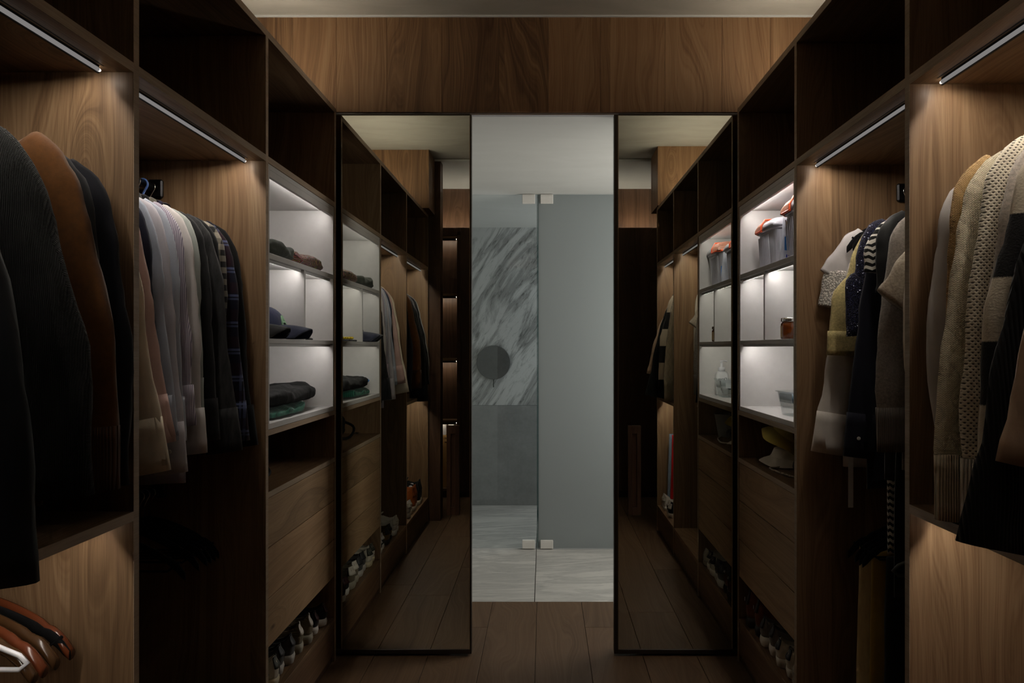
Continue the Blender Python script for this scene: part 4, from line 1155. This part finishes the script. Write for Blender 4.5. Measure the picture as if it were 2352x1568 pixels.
SHOES = {}
def shoe(sid, label, side, Y, d=0.018, rot=0.0, z=0.190, tilt=0.0, group=None, mirror=False):
    style = SHOE_STYLES[sid]
    if sid not in SHOES:
        lst = []
        for nm, bm, m in shoe_parts(dict(style, id=sid)):
            bmesh.ops.recalc_face_normals(bm, faces=bm.faces)
            me = bpy.data.meshes.new(nm + '_' + sid); bm.to_mesh(me); bm.free()
            for p in me.polygons: p.use_smooth = True
            me.materials.append(m); lst.append((nm, me))
        SHOES[sid] = lst
    root = thing(style.get('name', 'sneaker'), label, style.get('cat', 'shoe'), (fx(side, d), Y, z + 0.0005), (math.pi/2 + rot) if side == 'L' else (-math.pi/2 - rot), group)
    for nm, me in SHOES[sid]:
        new_obj(nm, me, root)
    return root
W_ = C(205, 200, 190)
SHOE_STYLES = {
    'slip': dict(upper=C(22, 22, 24), solec=C(225, 220, 212), tab=C(60, 20, 18), lace=C(25, 25, 25), h=0.050, sole=0.032),
    'knit': dict(upper=C(120, 108, 84), kind='knit', period=0.010, solec=C(150, 142, 124), tab=C(200, 192, 178), lace=C(120, 110, 90), h=0.066, sole=0.038, bulge=1.6),
    'runner': dict(upper=C(70, 68, 66), solec=C(170, 164, 155), tab=C(40, 40, 42), lace=C(160, 160, 155), h=0.060, sole=0.036, bulge=1.4),
    'court': dict(upper=C(205, 196, 178), solec=C(196, 182, 150), tab=C(58, 60, 52), lace=C(210, 205, 195), h=0.064, sole=0.030),
    'blackw': dict(upper=C(20, 20, 22), solec=C(215, 210, 200), tab=C(200, 195, 188), lace=C(200, 200, 195), h=0.058, sole=0.032),
    'yellow': dict(upper=C(150, 116, 32), kind='plaid', col2=C(20, 18, 16), col3=C(20, 18, 16), period=0.09, solec=C(40, 36, 30), tab=C(25, 22, 20), lace=C(30, 28, 26), h=0.062),
    'whitep': dict(upper=C(208, 202, 192), solec=C(215, 210, 200), tab=C(190, 184, 172), lace=C(215, 210, 205), h=0.062, sole=0.034),
    'orange': dict(upper=C(170, 92, 36), solec=C(214, 206, 190), tab=C(140, 70, 26), lace=C(200, 190, 170), h=0.125, sole=0.034, name='high_top_sneaker'),
    'hitop': dict(upper=C(20, 20, 22), solec=C(222, 216, 204), tab=C(24, 24, 26), lace=C(210, 206, 200), h=0.125, sole=0.034, patch=True, name='high_top_sneaker'),
    'boot': dict(upper=C(104, 54, 30), kind='suede', solec=C(34, 28, 26), tab=C(30, 26, 26), lace=C(120, 90, 60), h=0.105, sole=0.042, emblem=True, bulge=1.6, name='ankle_boot', cat='boot'),
    'greyrun': dict(upper=C(110, 104, 96), solec=C(205, 198, 186), tab=C(40, 40, 42), lace=C(60, 60, 60), h=0.064, sole=0.040, bulge=1.8),
    'offwhite': dict(upper=C(196, 186, 166), solec=C(208, 200, 184), tab=C(24, 24, 26), lace=C(30, 30, 32), h=0.060, sole=0.034),
    'pompom': dict(upper=C(176, 166, 146), kind='fluffy', solec=C(150, 140, 124), lace=C(180, 170, 150), h=0.06, sole=0.026),
}
def pair(sid, desc, side, Y, gap=0.096, rot=0.2, d=0.018, group=None, dd=0.008):
    shoe(sid, desc + ', nearer the mirror door', side, Y, rot=rot, d=d, group=group)
    shoe(sid, desc + ', farther from mirror door', side, Y - gap, rot=rot - 0.03, d=d + dd, group=group)
GS = 'shoes on the low left shelf'
pair('slip', 'black shoe with white sole on the left shelf', 'L', 3.240, group=GS, d=0.016, rot=0.36)
pair('knit', 'speckled taupe knit sneaker on the left shelf', 'L', 3.045, group=GS, rot=0.31)
pair('runner', 'dark grey runner with pale sole on the left shelf', 'L', 2.850, group=GS, d=0.026, rot=0.25)
pair('court', 'cream court sneaker with dark green heel tab', 'L', 2.660, gap=0.090, group=GS, rot=0.17)
pair('blackw', 'black and white low sneaker below the shirts', 'L', 2.42, 0.10, group=GS)
pair('yellow', 'yellow and black sneaker below the shirts', 'L', 2.20, 0.10, group=GS)
pair('whitep', 'white sneaker below the shirts', 'L', 1.98, 0.10, group=GS)
pair('whitep', 'white sneaker beside the orange-brown high-tops', 'L', 1.48, 0.10, group=GS)
pair('orange', 'orange-brown high-top below the coats', 'L', 1.26, 0.10, group=GS)
pair('hitop', 'black high-top with round white ankle patch below the coats', 'L', 1.04, 0.10, group=GS, rot=0.1)
GS2 = 'shoes on the low right shelf'
pair('boot', 'rust brown ankle boot with white arc emblem', 'R', 3.225, 0.104, group=GS2, d=0.014, rot=0.36)
pair('greyrun', 'grey runner with thick white sole on the right shelf', 'R', 3.018, group=GS2, d=0.014, rot=0.30)
pair('offwhite', 'off-white sneaker with black lining on the right shelf', 'R', 2.824, group=GS2, d=0.016, rot=0.24)
shoe('pompom', 'fluffy beige slipper at the near end of the right shelf', 'R', 2.635, rot=0.05, group=GS2)
pair('whitep', 'white sneaker below the jeans in the right bay', 'R', 1.25, 0.10, group=GS2, rot=0.08)
pair('blackw', 'black and white sneaker below the knitwear', 'R', 1.48, 0.10, group=GS2)

# ------------------------------------------------------------------ things in the left white box
def blob_thing(name, label, cat, loc, dims, m, seed, amp=0.012, rotz=0.0, group=None, e=3.5, part='fabric'):
    root = thing(name, label, cat, loc, rotz, group)
    mesh(part, bm_blob(dims[0], dims[1], dims[2], seed, amp, e), m, root, smooth=True)
    return root
blob_thing('folded_pullover', 'dark olive folded top on the upper white shelf, left', 'clothing', (fx('L', 0.125), 2.72, 1.6805), (0.23, 0.36, 0.060), fab('dark_olive', C(58, 62, 54)), 1, 0.016)
blob_thing('folded_scarf', 'colourful swirled scarf folded on the upper white shelf, left', 'scarf', (fx('L', 0.105), 3.080, 1.6805), (0.19, 0.35, 0.058), fab('swirl_scarf', (0.1, 0.1, 0.1), 'paisley'), 2, 0.014)
gt = blob_thing('folded_green_shirt', 'green striped folded top under the black trousers', 'clothing', (fx('L', 0.155), 2.80, 1.1125), (0.27, 0.50, 0.036), fab('green_stripe', C(34, 92, 74), 'pin', C(22, 64, 54), period=0.008), 3, 0.014)
bt = blob_thing('folded_trousers', 'black folded trousers with blue stripe on green top', 'clothing', (fx('L', 0.170), 2.905, 1.1490), (0.29, 0.755, 0.062), fab('black_jersey', C(15, 15, 15), sheen=0.0), 4, 0.018)
mesh('blue_stripe', bm_tube([(0.115, -0.362, 0.030), (0.095, -0.358, 0.046), (0.03, -0.352, 0.052)], 0.007, 8), fab('sky_blue_stripe', C(96, 150, 215)), bt, smooth=True)

def cap(label, loc, rotz, m, brimm, emblem=False):
    """baseball cap, brim towards local +x"""
    root = thing('baseball_cap', label, 'cap', loc, rotz)
    secs = []
    for i in range(11):
        a = math.pi/2*i/10
        r, z = 0.088*math.cos(a)**0.75 + 0.001, 0.018 + 0.105*math.sin(a)
        secs.append([((r*1.08*math.cos(2*math.pi*k/28)), r*math.sin(2*math.pi*k/28), z) for k in range(28)])
    mesh('crown', bm_loft(secs, cap0=False), m, root, smooth=True)
    mesh('top_button', bm_lathe([(0.007, 0.121), (0.006, 0.126), (0.002, 0.128)], 12), m, root, smooth=True)
    secs = []
    for i in range(9):
        t = i/8
        row, row2 = [], []
        for k in range(17):
            s = -1 + 2*k/16
            xin = 0.088*1.08*math.sqrt(max(0, 1 - (s*0.93)**2)) - 0.004
            xout = xin*0.25 + 0.118*math.sqrt(max(0, 1 - s*s*0.98))**0.8 + 0.055
            x = xin + (max(xout, xin + 0.004) - xin)*t
            y = s*0.084
            z = 0.046 - 0.050*s*s*(0.55 + 0.6*t) + 0.004*(1 - t) - 0.012*t*t
            row.append((x, y, max(0.001, z))); row2.append((x, y, max(0.001, z) + 0.004))
        secs.append(row + list(reversed(row2)))
    mesh('brim', bm_loft(secs), brimm, root, smooth=True)
    if emblem:
        em = plain('pale_green_thread', C(150, 190, 150), 0.7)
        for tx, zz, sz, xx in (('A', 0.066, 0.058, 0.0885),):
            text_mesh('emblem', tx, sz, em, root, (xx, 0.0, zz), (math.radians(74), 0, math.radians(90)), 0.003)
    return root
NAVYCAP = fab('navy_cap', C(32, 36, 58)); BLACKCAP = fab('black_cap', C(30, 30, 30))
cap('navy baseball cap with pale green letter emblem', (fx('L', 0.135), 2.808, 1.3955), math.radians(-6), NAVYCAP, fab('navy_brim', C(40, 44, 62)), True)
cap('black baseball cap with curved brim, next to the navy cap', (fx('L', 0.158), 2.626, 1.3955), math.radians(-4), BLACKCAP, BLACKCAP)
ph = thing('phone', 'thin black phone lying beside the divider', 'phone', (fx('L', 0.06), 3.01, 1.3955))
b = bm_box(-0.036, 0.036, -0.075, 0.075, 0, 0.008, 0.003); mesh('case', b, DARK, ph)
mesh('screen', bm_box(-0.032, 0.032, -0.070, 0.070, 0.0081, 0.0085), BLACKM, ph)
br = thing('bracelet', 'yellow beaded bracelet lying on the black phone', 'bracelet', (fx('L', 0.06), 3.00, 1.4045))
for i in range(14):
    a = 2*math.pi*i/14
    bb = bmesh.new(); bmesh.ops.create_icosphere(bb, subdivisions=1, radius=0.0075)
    bmesh.ops.translate(bb, verts=bb.verts, vec=(0.027*math.cos(a), 0.034*math.sin(a), 0.0075))
    mesh('bead', bb, plain('yellow_bead', C(205, 178, 40), 0.4), br, smooth=True)

# dark bag on the open shelf, left
bg = blob_thing('hand_bag', 'black soft bag in the open shelf above the left drawers', 'bag', (fx('L', 0.27), 2.76, 0.8885), (0.24, 0.34, 0.12), fab('black_leather', (0.0035, 0.0035, 0.0036), rough=0.7, sheen=0.0), 6, 0.014, part='bag_body')
mesh('strap', bm_tube(catmull([(0.05, -0.15, 0.09), (0.14, -0.16, 0.05), (0.16, -0.05, 0.012), (0.15, 0.10, 0.012), (0.06, 0.16, 0.06)], 24), 0.007, 8), fab('black_leather', (0.0035, 0.0035, 0.0036)), bg, smooth=True)
mesh('buckle', bm_tube([(0.150, -0.17, 0.012), (0.175, -0.17, 0.012), (0.175, -0.13, 0.012), (0.150, -0.13, 0.012), (0.150, -0.17, 0.012)], 0.003, 6), CHROME, bg)

# ------------------------------------------------------------------ things in the right white box
TUB = plain('grey_plastic', C(178, 178, 186), 0.35)
RUST = plain('rust_brown_plastic', C(160, 112, 94), 0.45)
ORANGE = plain('orange_plastic', C(214, 84, 40), 0.4)
def tub(label, loc, rotz=0.0, sc=1.0):
    """lidded storage tub; long side along y, hinged lid half towards +y"""
    root = thing('storage_tub', label, 'storage tub', loc, rotz)
    hx_, hy_, H = 0.088*sc, 0.125*sc, 0.150*sc
    body = mesh('tub_body', bm_loft([rrect(hx_*0.84, hy_*0.84, 0.0, 6), rrect(hx_*0.86, hy_*0.86, 0.004, 6), rrect(hx_*0.97, hy_*0.97, H, 6), rrect(hx_*1.03, hy_*1.03, H + 0.002, 6), rrect(hx_*1.03, hy_*1.03, H + 0.012, 6)]), TUB, root, smooth=False)
    for k in range(9):                                 # moulded ribs on both long sides and the end
        y = hy_*(-0.30 + 0.135*k)
        for sx in (1, -1):
            b = bmesh.new()
            bm_loft([[(sx*hx_*0.860, y - 0.0035, 0.012), (sx*(hx_*0.866 + 0.003), y, 0.012), (sx*hx_*0.860, y + 0.0035, 0.012)],
                     [(sx*hx_*0.950, y - 0.0035, H*0.92), (sx*(hx_*0.958 + 0.003), y, H*0.92), (sx*hx_*0.950, y + 0.0035, H*0.92)]], bm=b)
            mesh('rib', b, TUB, body)
    # rounded shoulder lid: grey half and hinged rust half
    def half(y0, y1, m, nm, swell, ribs=False):
        secs = []
        n = 12
        for i in range(n + 1):
            t = i/n
            y = y0 + (y1 - y0)*t
            endf = math.sqrt(max(0.0, 1 - max(0.0, (abs(y) - hy_*0.55)/(hy_*0.52))**2)) if abs(y) > hy_*0.55 else 1.0
            row = []
            for k in range(13):
                a = math.pi*k/12
                row.append((hx_*1.05*math.copysign(abs(math.cos(a))**0.55, math.cos(a)), y, H + 0.012 + (0.040*sc + swell)*endf*math.sin(a)**0.6))
            row += [(-hx_*1.0, y, H + 0.010), (hx_*1.0, y, H + 0.010)]
            secs.append(row)
        o = mesh(nm, bm_loft(secs), m, root, smooth=True)
        if ribs:
            for i in range(12):
                y = y0 + (y1 - y0)*(i + 0.6)/13
                endf = math.sqrt(max(0.0, 1 - max(0.0, (abs(y) - hy_*0.55)/(hy_*0.52))**2)) if abs(y) > hy_*0.55 else 1.0
                pts = []
                for k in range(13):
                    a = math.pi*k/12
                    pts.append((hx_*1.055*math.copysign(abs(math.cos(a))**0.55, math.cos(a)), y, H + 0.0125 + (0.040*sc + swell)*endf*math.sin(a)**0.6))
                mesh('lid_rib', bm_tube(pts, 0.0028, 5), RUST, o)
        return o
    half(-hy_*1.05, hy_*0.18, TUB, 'fixed_lid', 0.0)
    half(hy_*0.18, hy_*1.07, RUST, 'hinged_lid', 0.004, True)
    cl = mesh('clip', bm_tube([(hx_*1.10, hy_*0.20, H + 0.010), (hx_*1.09, hy_*0.20, H + 0.030), (hx_*0.92, hy_*0.20, H + 0.054*sc), (0, hy_*0.20, H + 0.060*sc), (-hx_*0.92, hy_*0.20, H + 0.054*sc), (-hx_*1.09, hy_*0.20, H + 0.030), (-hx_*1.10, hy_*0.20, H + 0.010)], 0.0036, 8), ORANGE, root)
    mesh('seal_band', bm_tube([(hx_*1.08, hy_*0.20, H + 0.009), (hx_*1.08, hy_*0.80, H + 0.009), (hx_*0.85, hy_*1.09, H + 0.009), (-hx_*0.85, hy_*1.09, H + 0.009), (-hx_*1.08, hy_*0.80, H + 0.009), (-hx_*1.08, hy_*0.20, H + 0.009)], 0.0048, 8), ORANGE, cl)
    return root
tub('grey tub with orange clip standing nearer the mirror door', (fx('R', 0.135), 3.085, 1.6805), math.radians(0), 1.0)
tub('grey ribbed tub with rust lid beside the white bag, near side', (fx('R', 0.145), 2.712, 1.6805), math.radians(0), 1.14)
bagm = plain('white_glossy_film', C(196, 200, 212), 0.35)
pg_ = thing('detergent_bag', 'white refill bag with blue wave print between the tubs', 'bag', (fx('R', 0.128), 2.893, 1.6805))
secs = []
for z, a, bq in ((0.0, 0.030, 0.075), (0.012, 0.034, 0.080), (0.06, 0.030, 0.078), (0.11, 0.020, 0.074), (0.15, 0.009, 0.070), (0.172, 0.0025, 0.068), (0.185, 0.002, 0.068)):
    secs.append([(bq*math.copysign(abs(math.cos(t))**0.7, math.cos(t)), a*math.sin(t), z) for t in [2*math.pi*k/24 for k in range(24)]])
mesh('pouch', bm_loft(secs), bagm, pg_, smooth=True)
bl = plain('blue_print', C(28, 40, 150), 0.35)
def patch(nm, pts, m, y):
    b = bmesh.new(); va = [b.verts.new((px, y, pz)) for px, pz in pts]; vb = [b.verts.new((px, y - 0.0012, pz)) for px, pz in pts]
    b.faces.new(va); b.faces.new(list(reversed(vb)))
    for i in range(len(pts)): b.faces.new((va[i], vb[i], vb[(i+1) % len(pts)], va[(i+1) % len(pts)]))
    return mesh(nm, b, m, pg_)
patch('blue_wave', [(-0.068, 0.014), (0.05, 0.014), (0.04, 0.034), (0.015, 0.046), (-0.010, 0.050), (-0.03, 0.043), (-0.05, 0.030), (-0.066, 0.034)], bl, -0.0338)
patch('blue_wave', [(-0.072, 0.05), (-0.058, 0.048), (-0.052, 0.085), (-0.060, 0.105), (-0.072, 0.10)], plain('light_blue_print', C(60, 120, 190), 0.35), -0.0325)
patch('yellow_mark', [(-0.062, 0.150), (-0.048, 0.150), (-0.048, 0.163), (-0.062, 0.163)], plain('yellow_print', C(220, 190, 60), 0.4), -0.0115)
jar = thing('amber_jar', 'amber glass jar with silver lid on the middle white shelf', 'jar', (fx('R', 0.062), 2.800, 1.3955))
AMB = plain('amber_glass', C(110, 52, 12), 0.12, **{'Transmission Weight': 0.25})
mesh('glass', bm_lathe([(0.034, 0), (0.038, 0.003), (0.038, 0.056), (0.033, 0.063), (0.033, 0.066)], 28), AMB, jar, smooth=True)
mesh('lid', bm_lathe([(0.037, 0.064), (0.038, 0.066), (0.038, 0.077), (0.036, 0.079)], 28), CHROME, jar, smooth=True)
lbm = plain('kraft_label', C(176, 150, 112), 0.7)
secs = [[((0.0384 if q == 0 else 0.0379)*math.cos(a), (0.0384 if q == 0 else 0.0379)*math.sin(a), z) for q, a in ([(0, math.radians(95 + 9*k)) for k in range(12)] + [(1, math.radians(95 + 9*k)) for k in reversed(range(12))])] for z in (0.008, 0.050)]
lb_ = mesh('paper_label', bm_loft(secs), lbm, jar)

def basket(label, loc, rotz):
    root = thing('plastic_basket', label, 'basket', loc, rotz)
    so = [rrect(0.055, 0.080, 0.0, 8), rrect(0.070, 0.096, 0.090, 8), rrect(0.076, 0.102, 0.090, 8), rrect(0.076, 0.102, 0.086, 8)]
    mesh('tray', bm_loft(so + [rrect(0.070*0.975, 0.096*0.975, 0.084, 8), rrect(0.055*0.97, 0.080*0.97, 0.003, 8)]), PLASTIC_CLEAR, root)
    for sx in (1, -1):
        mesh('frosted_band', bm_box(sx*0.0635, sx*0.0645, -0.062, 0.062, 0.048, 0.082), plain('milky_plastic', C(178, 184, 186), 0.5), root)
    for sy in (1, -1):
        mesh('frosted_band', bm_box(-0.045, 0.045, sy*0.0905, sy*0.0915, 0.048, 0.082), plain('milky_plastic', C(178, 184, 186), 0.5), root)
    return root
basket('clear plastic basket in the lower white compartment', (fx('R', 0.115), 2.835, 1.1125), 0.05)
bsh = thing('hair_brush', 'pale teal brush lying in the clear plastic basket', 'brush', (fx('R', 0.115), 2.83, 1.1165), 0.3)
mesh('handle', bm_tube([(0.0, 0.02, 0.05), (0.0, -0.05, 0.035)], 0.006, 8), plain('pale_teal', C(110, 150, 160), 0.4), bsh, smooth=True)
mesh('brush_head', bm_tube([(0, 0.02, 0.05), (0, 0.03, 0.052), (0, 0.06, 0.056), (0, 0.068, 0.056)], [0.010, 0.020, 0.020, 0.010], 12), plain('slate_blue', C(60, 82, 96), 0.5), bsh, smooth=True)
pb_ = thing('pump_bottle', 'white pump bottle standing beside the clear basket', 'bottle', (fx('R', 0.105), 2.665, 1.1125))
mesh('bottle_body', bm_loft([rrect(0.030, 0.022, 0.0, 4), rrect(0.034, 0.025, 0.004, 4), rrect(0.034, 0.025, 0.105, 4), rrect(0.028, 0.021, 0.122, 3), rrect(0.016, 0.014, 0.127, 2)]), plain('white_bottle', C(222, 224, 226), 0.3), pb_, smooth=True)
pump = mesh('pump', bm_lathe([(0.018, 0.126), (0.018, 0.146), (0.016, 0.148), (0.007, 0.149), (0.006, 0.176), (0.010, 0.178), (0.010, 0.184)], 20), WPLASTIC, pb_, smooth=True)
mesh('spout', bm_tube([(0.0, 0, 0.181), (0.018, 0, 0.182), (0.030, 0, 0.178)], 0.0045, 8), WPLASTIC, pump, smooth=True)
INK = plain('black_ink', (0.02, 0.02, 0.03), 0.5)
text_mesh('lettering', 'Dove', 0.021, INK, pb_, (0, 0.0256, 0.084), (math.radians(90), 0, math.radians(180)), 0.0004)
mesh('bird_mark', bm_box(-0.004, 0.004, 0.0252, 0.0260, 0.066, 0.0705), INK, pb_)
mesh('red_mark', bm_box(-0.020, -0.010, 0.0250, 0.0260, 0.044, 0.0485), plain('red_ink', C(150, 30, 34), 0.5), pb_)

# open shelf, right: bucket, hats, chain bag
bk_ = thing('small_bucket', 'small pale bucket on the open shelf above right drawers', 'bucket', (fx('R', 0.14), 2.665, 0.8885))
mesh('bucket_shell', bm_lathe([(0.050, 0.0), (0.052, 0.002), (0.071, 0.118), (0.075, 0.118), (0.075, 0.122), (0.069, 0.122), (0.050, 0.006)], 32), plain('putty_plastic', C(150, 146, 138), 0.5), bk_, smooth=True)
mesh('carry_handle', bm_tube([(0, -0.074, 0.112), (0.05, -0.05, 0.100), (0.07, 0.0, 0.096), (0.05, 0.05, 0.100), (0, 0.074, 0.112)], 0.003, 6), CHROME, bk_, smooth=True)
def bucket_hat(label, loc, rot, m, sc=1.0):
    root = thing('bucket_hat', label, 'hat', loc)
    root.rotation_euler = rot
    prof = [(0.128, 0.0), (0.1275, 0.002), (0.108, 0.026), (0.088, 0.050), (0.086, 0.0525), (0.0845, 0.055), (0.079, 0.085), (0.073, 0.114), (0.070, 0.119), (0.064, 0.122), (0.004, 0.124)]
    secs = []
    for r, z in prof:
        secs.append([(sc*(r + (0.006*math.sin(5*a + 1) if r > 0.1 else 0))*math.cos(a), sc*r*0.85*math.sin(a), sc*z + (0.008*math.sin(3*a) if r > 0.1 else 0)) for a in [2*math.pi*k/36 for k in range(36)]])
    mesh('hat_body', bm_loft(secs, cap0=False), m, root, smooth=True)
    mesh('stitched_band', bm_loft([[(sc*1.01*(r)*math.cos(a), sc*1.01*r*0.85*math.sin(a), sc*z) for a in [2*math.pi*k/36 for k in range(36)]] for r, z in ((0.0868, 0.0525), (0.0850, 0.0575), (0.0835, 0.064))], False, False), m, root, smooth=True)
    return root
h1 = bucket_hat('cream bucket hat slumped under the yellow one', (fx('R', 0.150), 3.090, 0.892), (0.05, math.radians(4), 0.2), fab('cream_canvas', C(222, 212, 196)), 0.95)
h1.scale = (1, 1, 0.55)
bucket_hat('mustard yellow bucket hat on the open right shelf', (fx('R', 0.120), 3.085, 0.972), (math.radians(16), math.radians(30), 0.0), fab('yellow_canvas', C(240, 220, 120)), 0.80)
bucket_hat('rust brown bucket hat behind the yellow hat', (fx('R', 0.185), 2.905, 0.975), (math.radians(16), math.radians(34), 0.0), fab('brown_canvas', C(136, 88, 66)), 0.82)
cb = blob_thing('evening_bag', 'small black bag with pearl chain on the open right shelf', 'bag', (fx('R', 0.20), 2.845, 0.8885), (0.20, 0.24, 0.055), fab('black_satin', C(18, 18, 19), rough=0.5), 12, 0.008, part='bag_body')
cpts = catmull([(-0.12, 0.16, 0.006), (-0.165, 0.13, 0.006), (-0.16, 0.04, 0.006), (-0.14, -0.06, 0.006), (-0.11, -0.12, 0.008)], 40)
chb = bmesh.new()
for p in cpts:
    bmesh.ops.create_icosphere(chb, subdivisions=1, radius=0.0042, matrix=Matrix.Translation(p))
ch = mesh('pearl_chain', chb, plain('pearl', C(205, 196, 180), 0.3), cb, smooth=True); ch['kind'] = 'stuff'

# ------------------------------------------------------------------ boxes on the rear shelves (mirror)
KR = plain('kraft_cardboard', C(196, 150, 92), 0.8)
cbx = thing('cardboard_box', 'brown cardboard box with black printed script, in the left mirror', 'box', (-0.93, -0.265, 0.0825))
bd = box('carton', -1.10, -0.800, -0.322, -0.245, 0.083, 0.560, KR, cbx, 0.002)
text_mesh('printed_script', 'oblument.', 0.075, INK, cbx, (0.050, 0.0208, 0.35), (math.radians(90), math.radians(90), math.radians(180)), 0.0005)
box('tape', -0.97, -0.93, -0.3225, -0.2445, 0.084, 0.5612, plain('tape', C(180, 140, 90), 0.3), cbx, 0)
for i, (xx, m, lab) in enumerate(((-0.925, WPLASTIC, 'white carton standing on the cardboard box, left'), (-0.852, WPLASTIC, 'white carton standing on the cardboard box, right'))):
    cc = thing('small_carton', lab, 'carton', (xx, -0.284, 0.5618))
    mesh('carton', bm_box(-0.024, 0.024, -0.035, 0.035, 0, 0.095, 0.002), m, cc)
    mesh('flap', bm_box(-0.024, 0.024, -0.035, 0.035, 0.0953, 0.0965), m, cc)
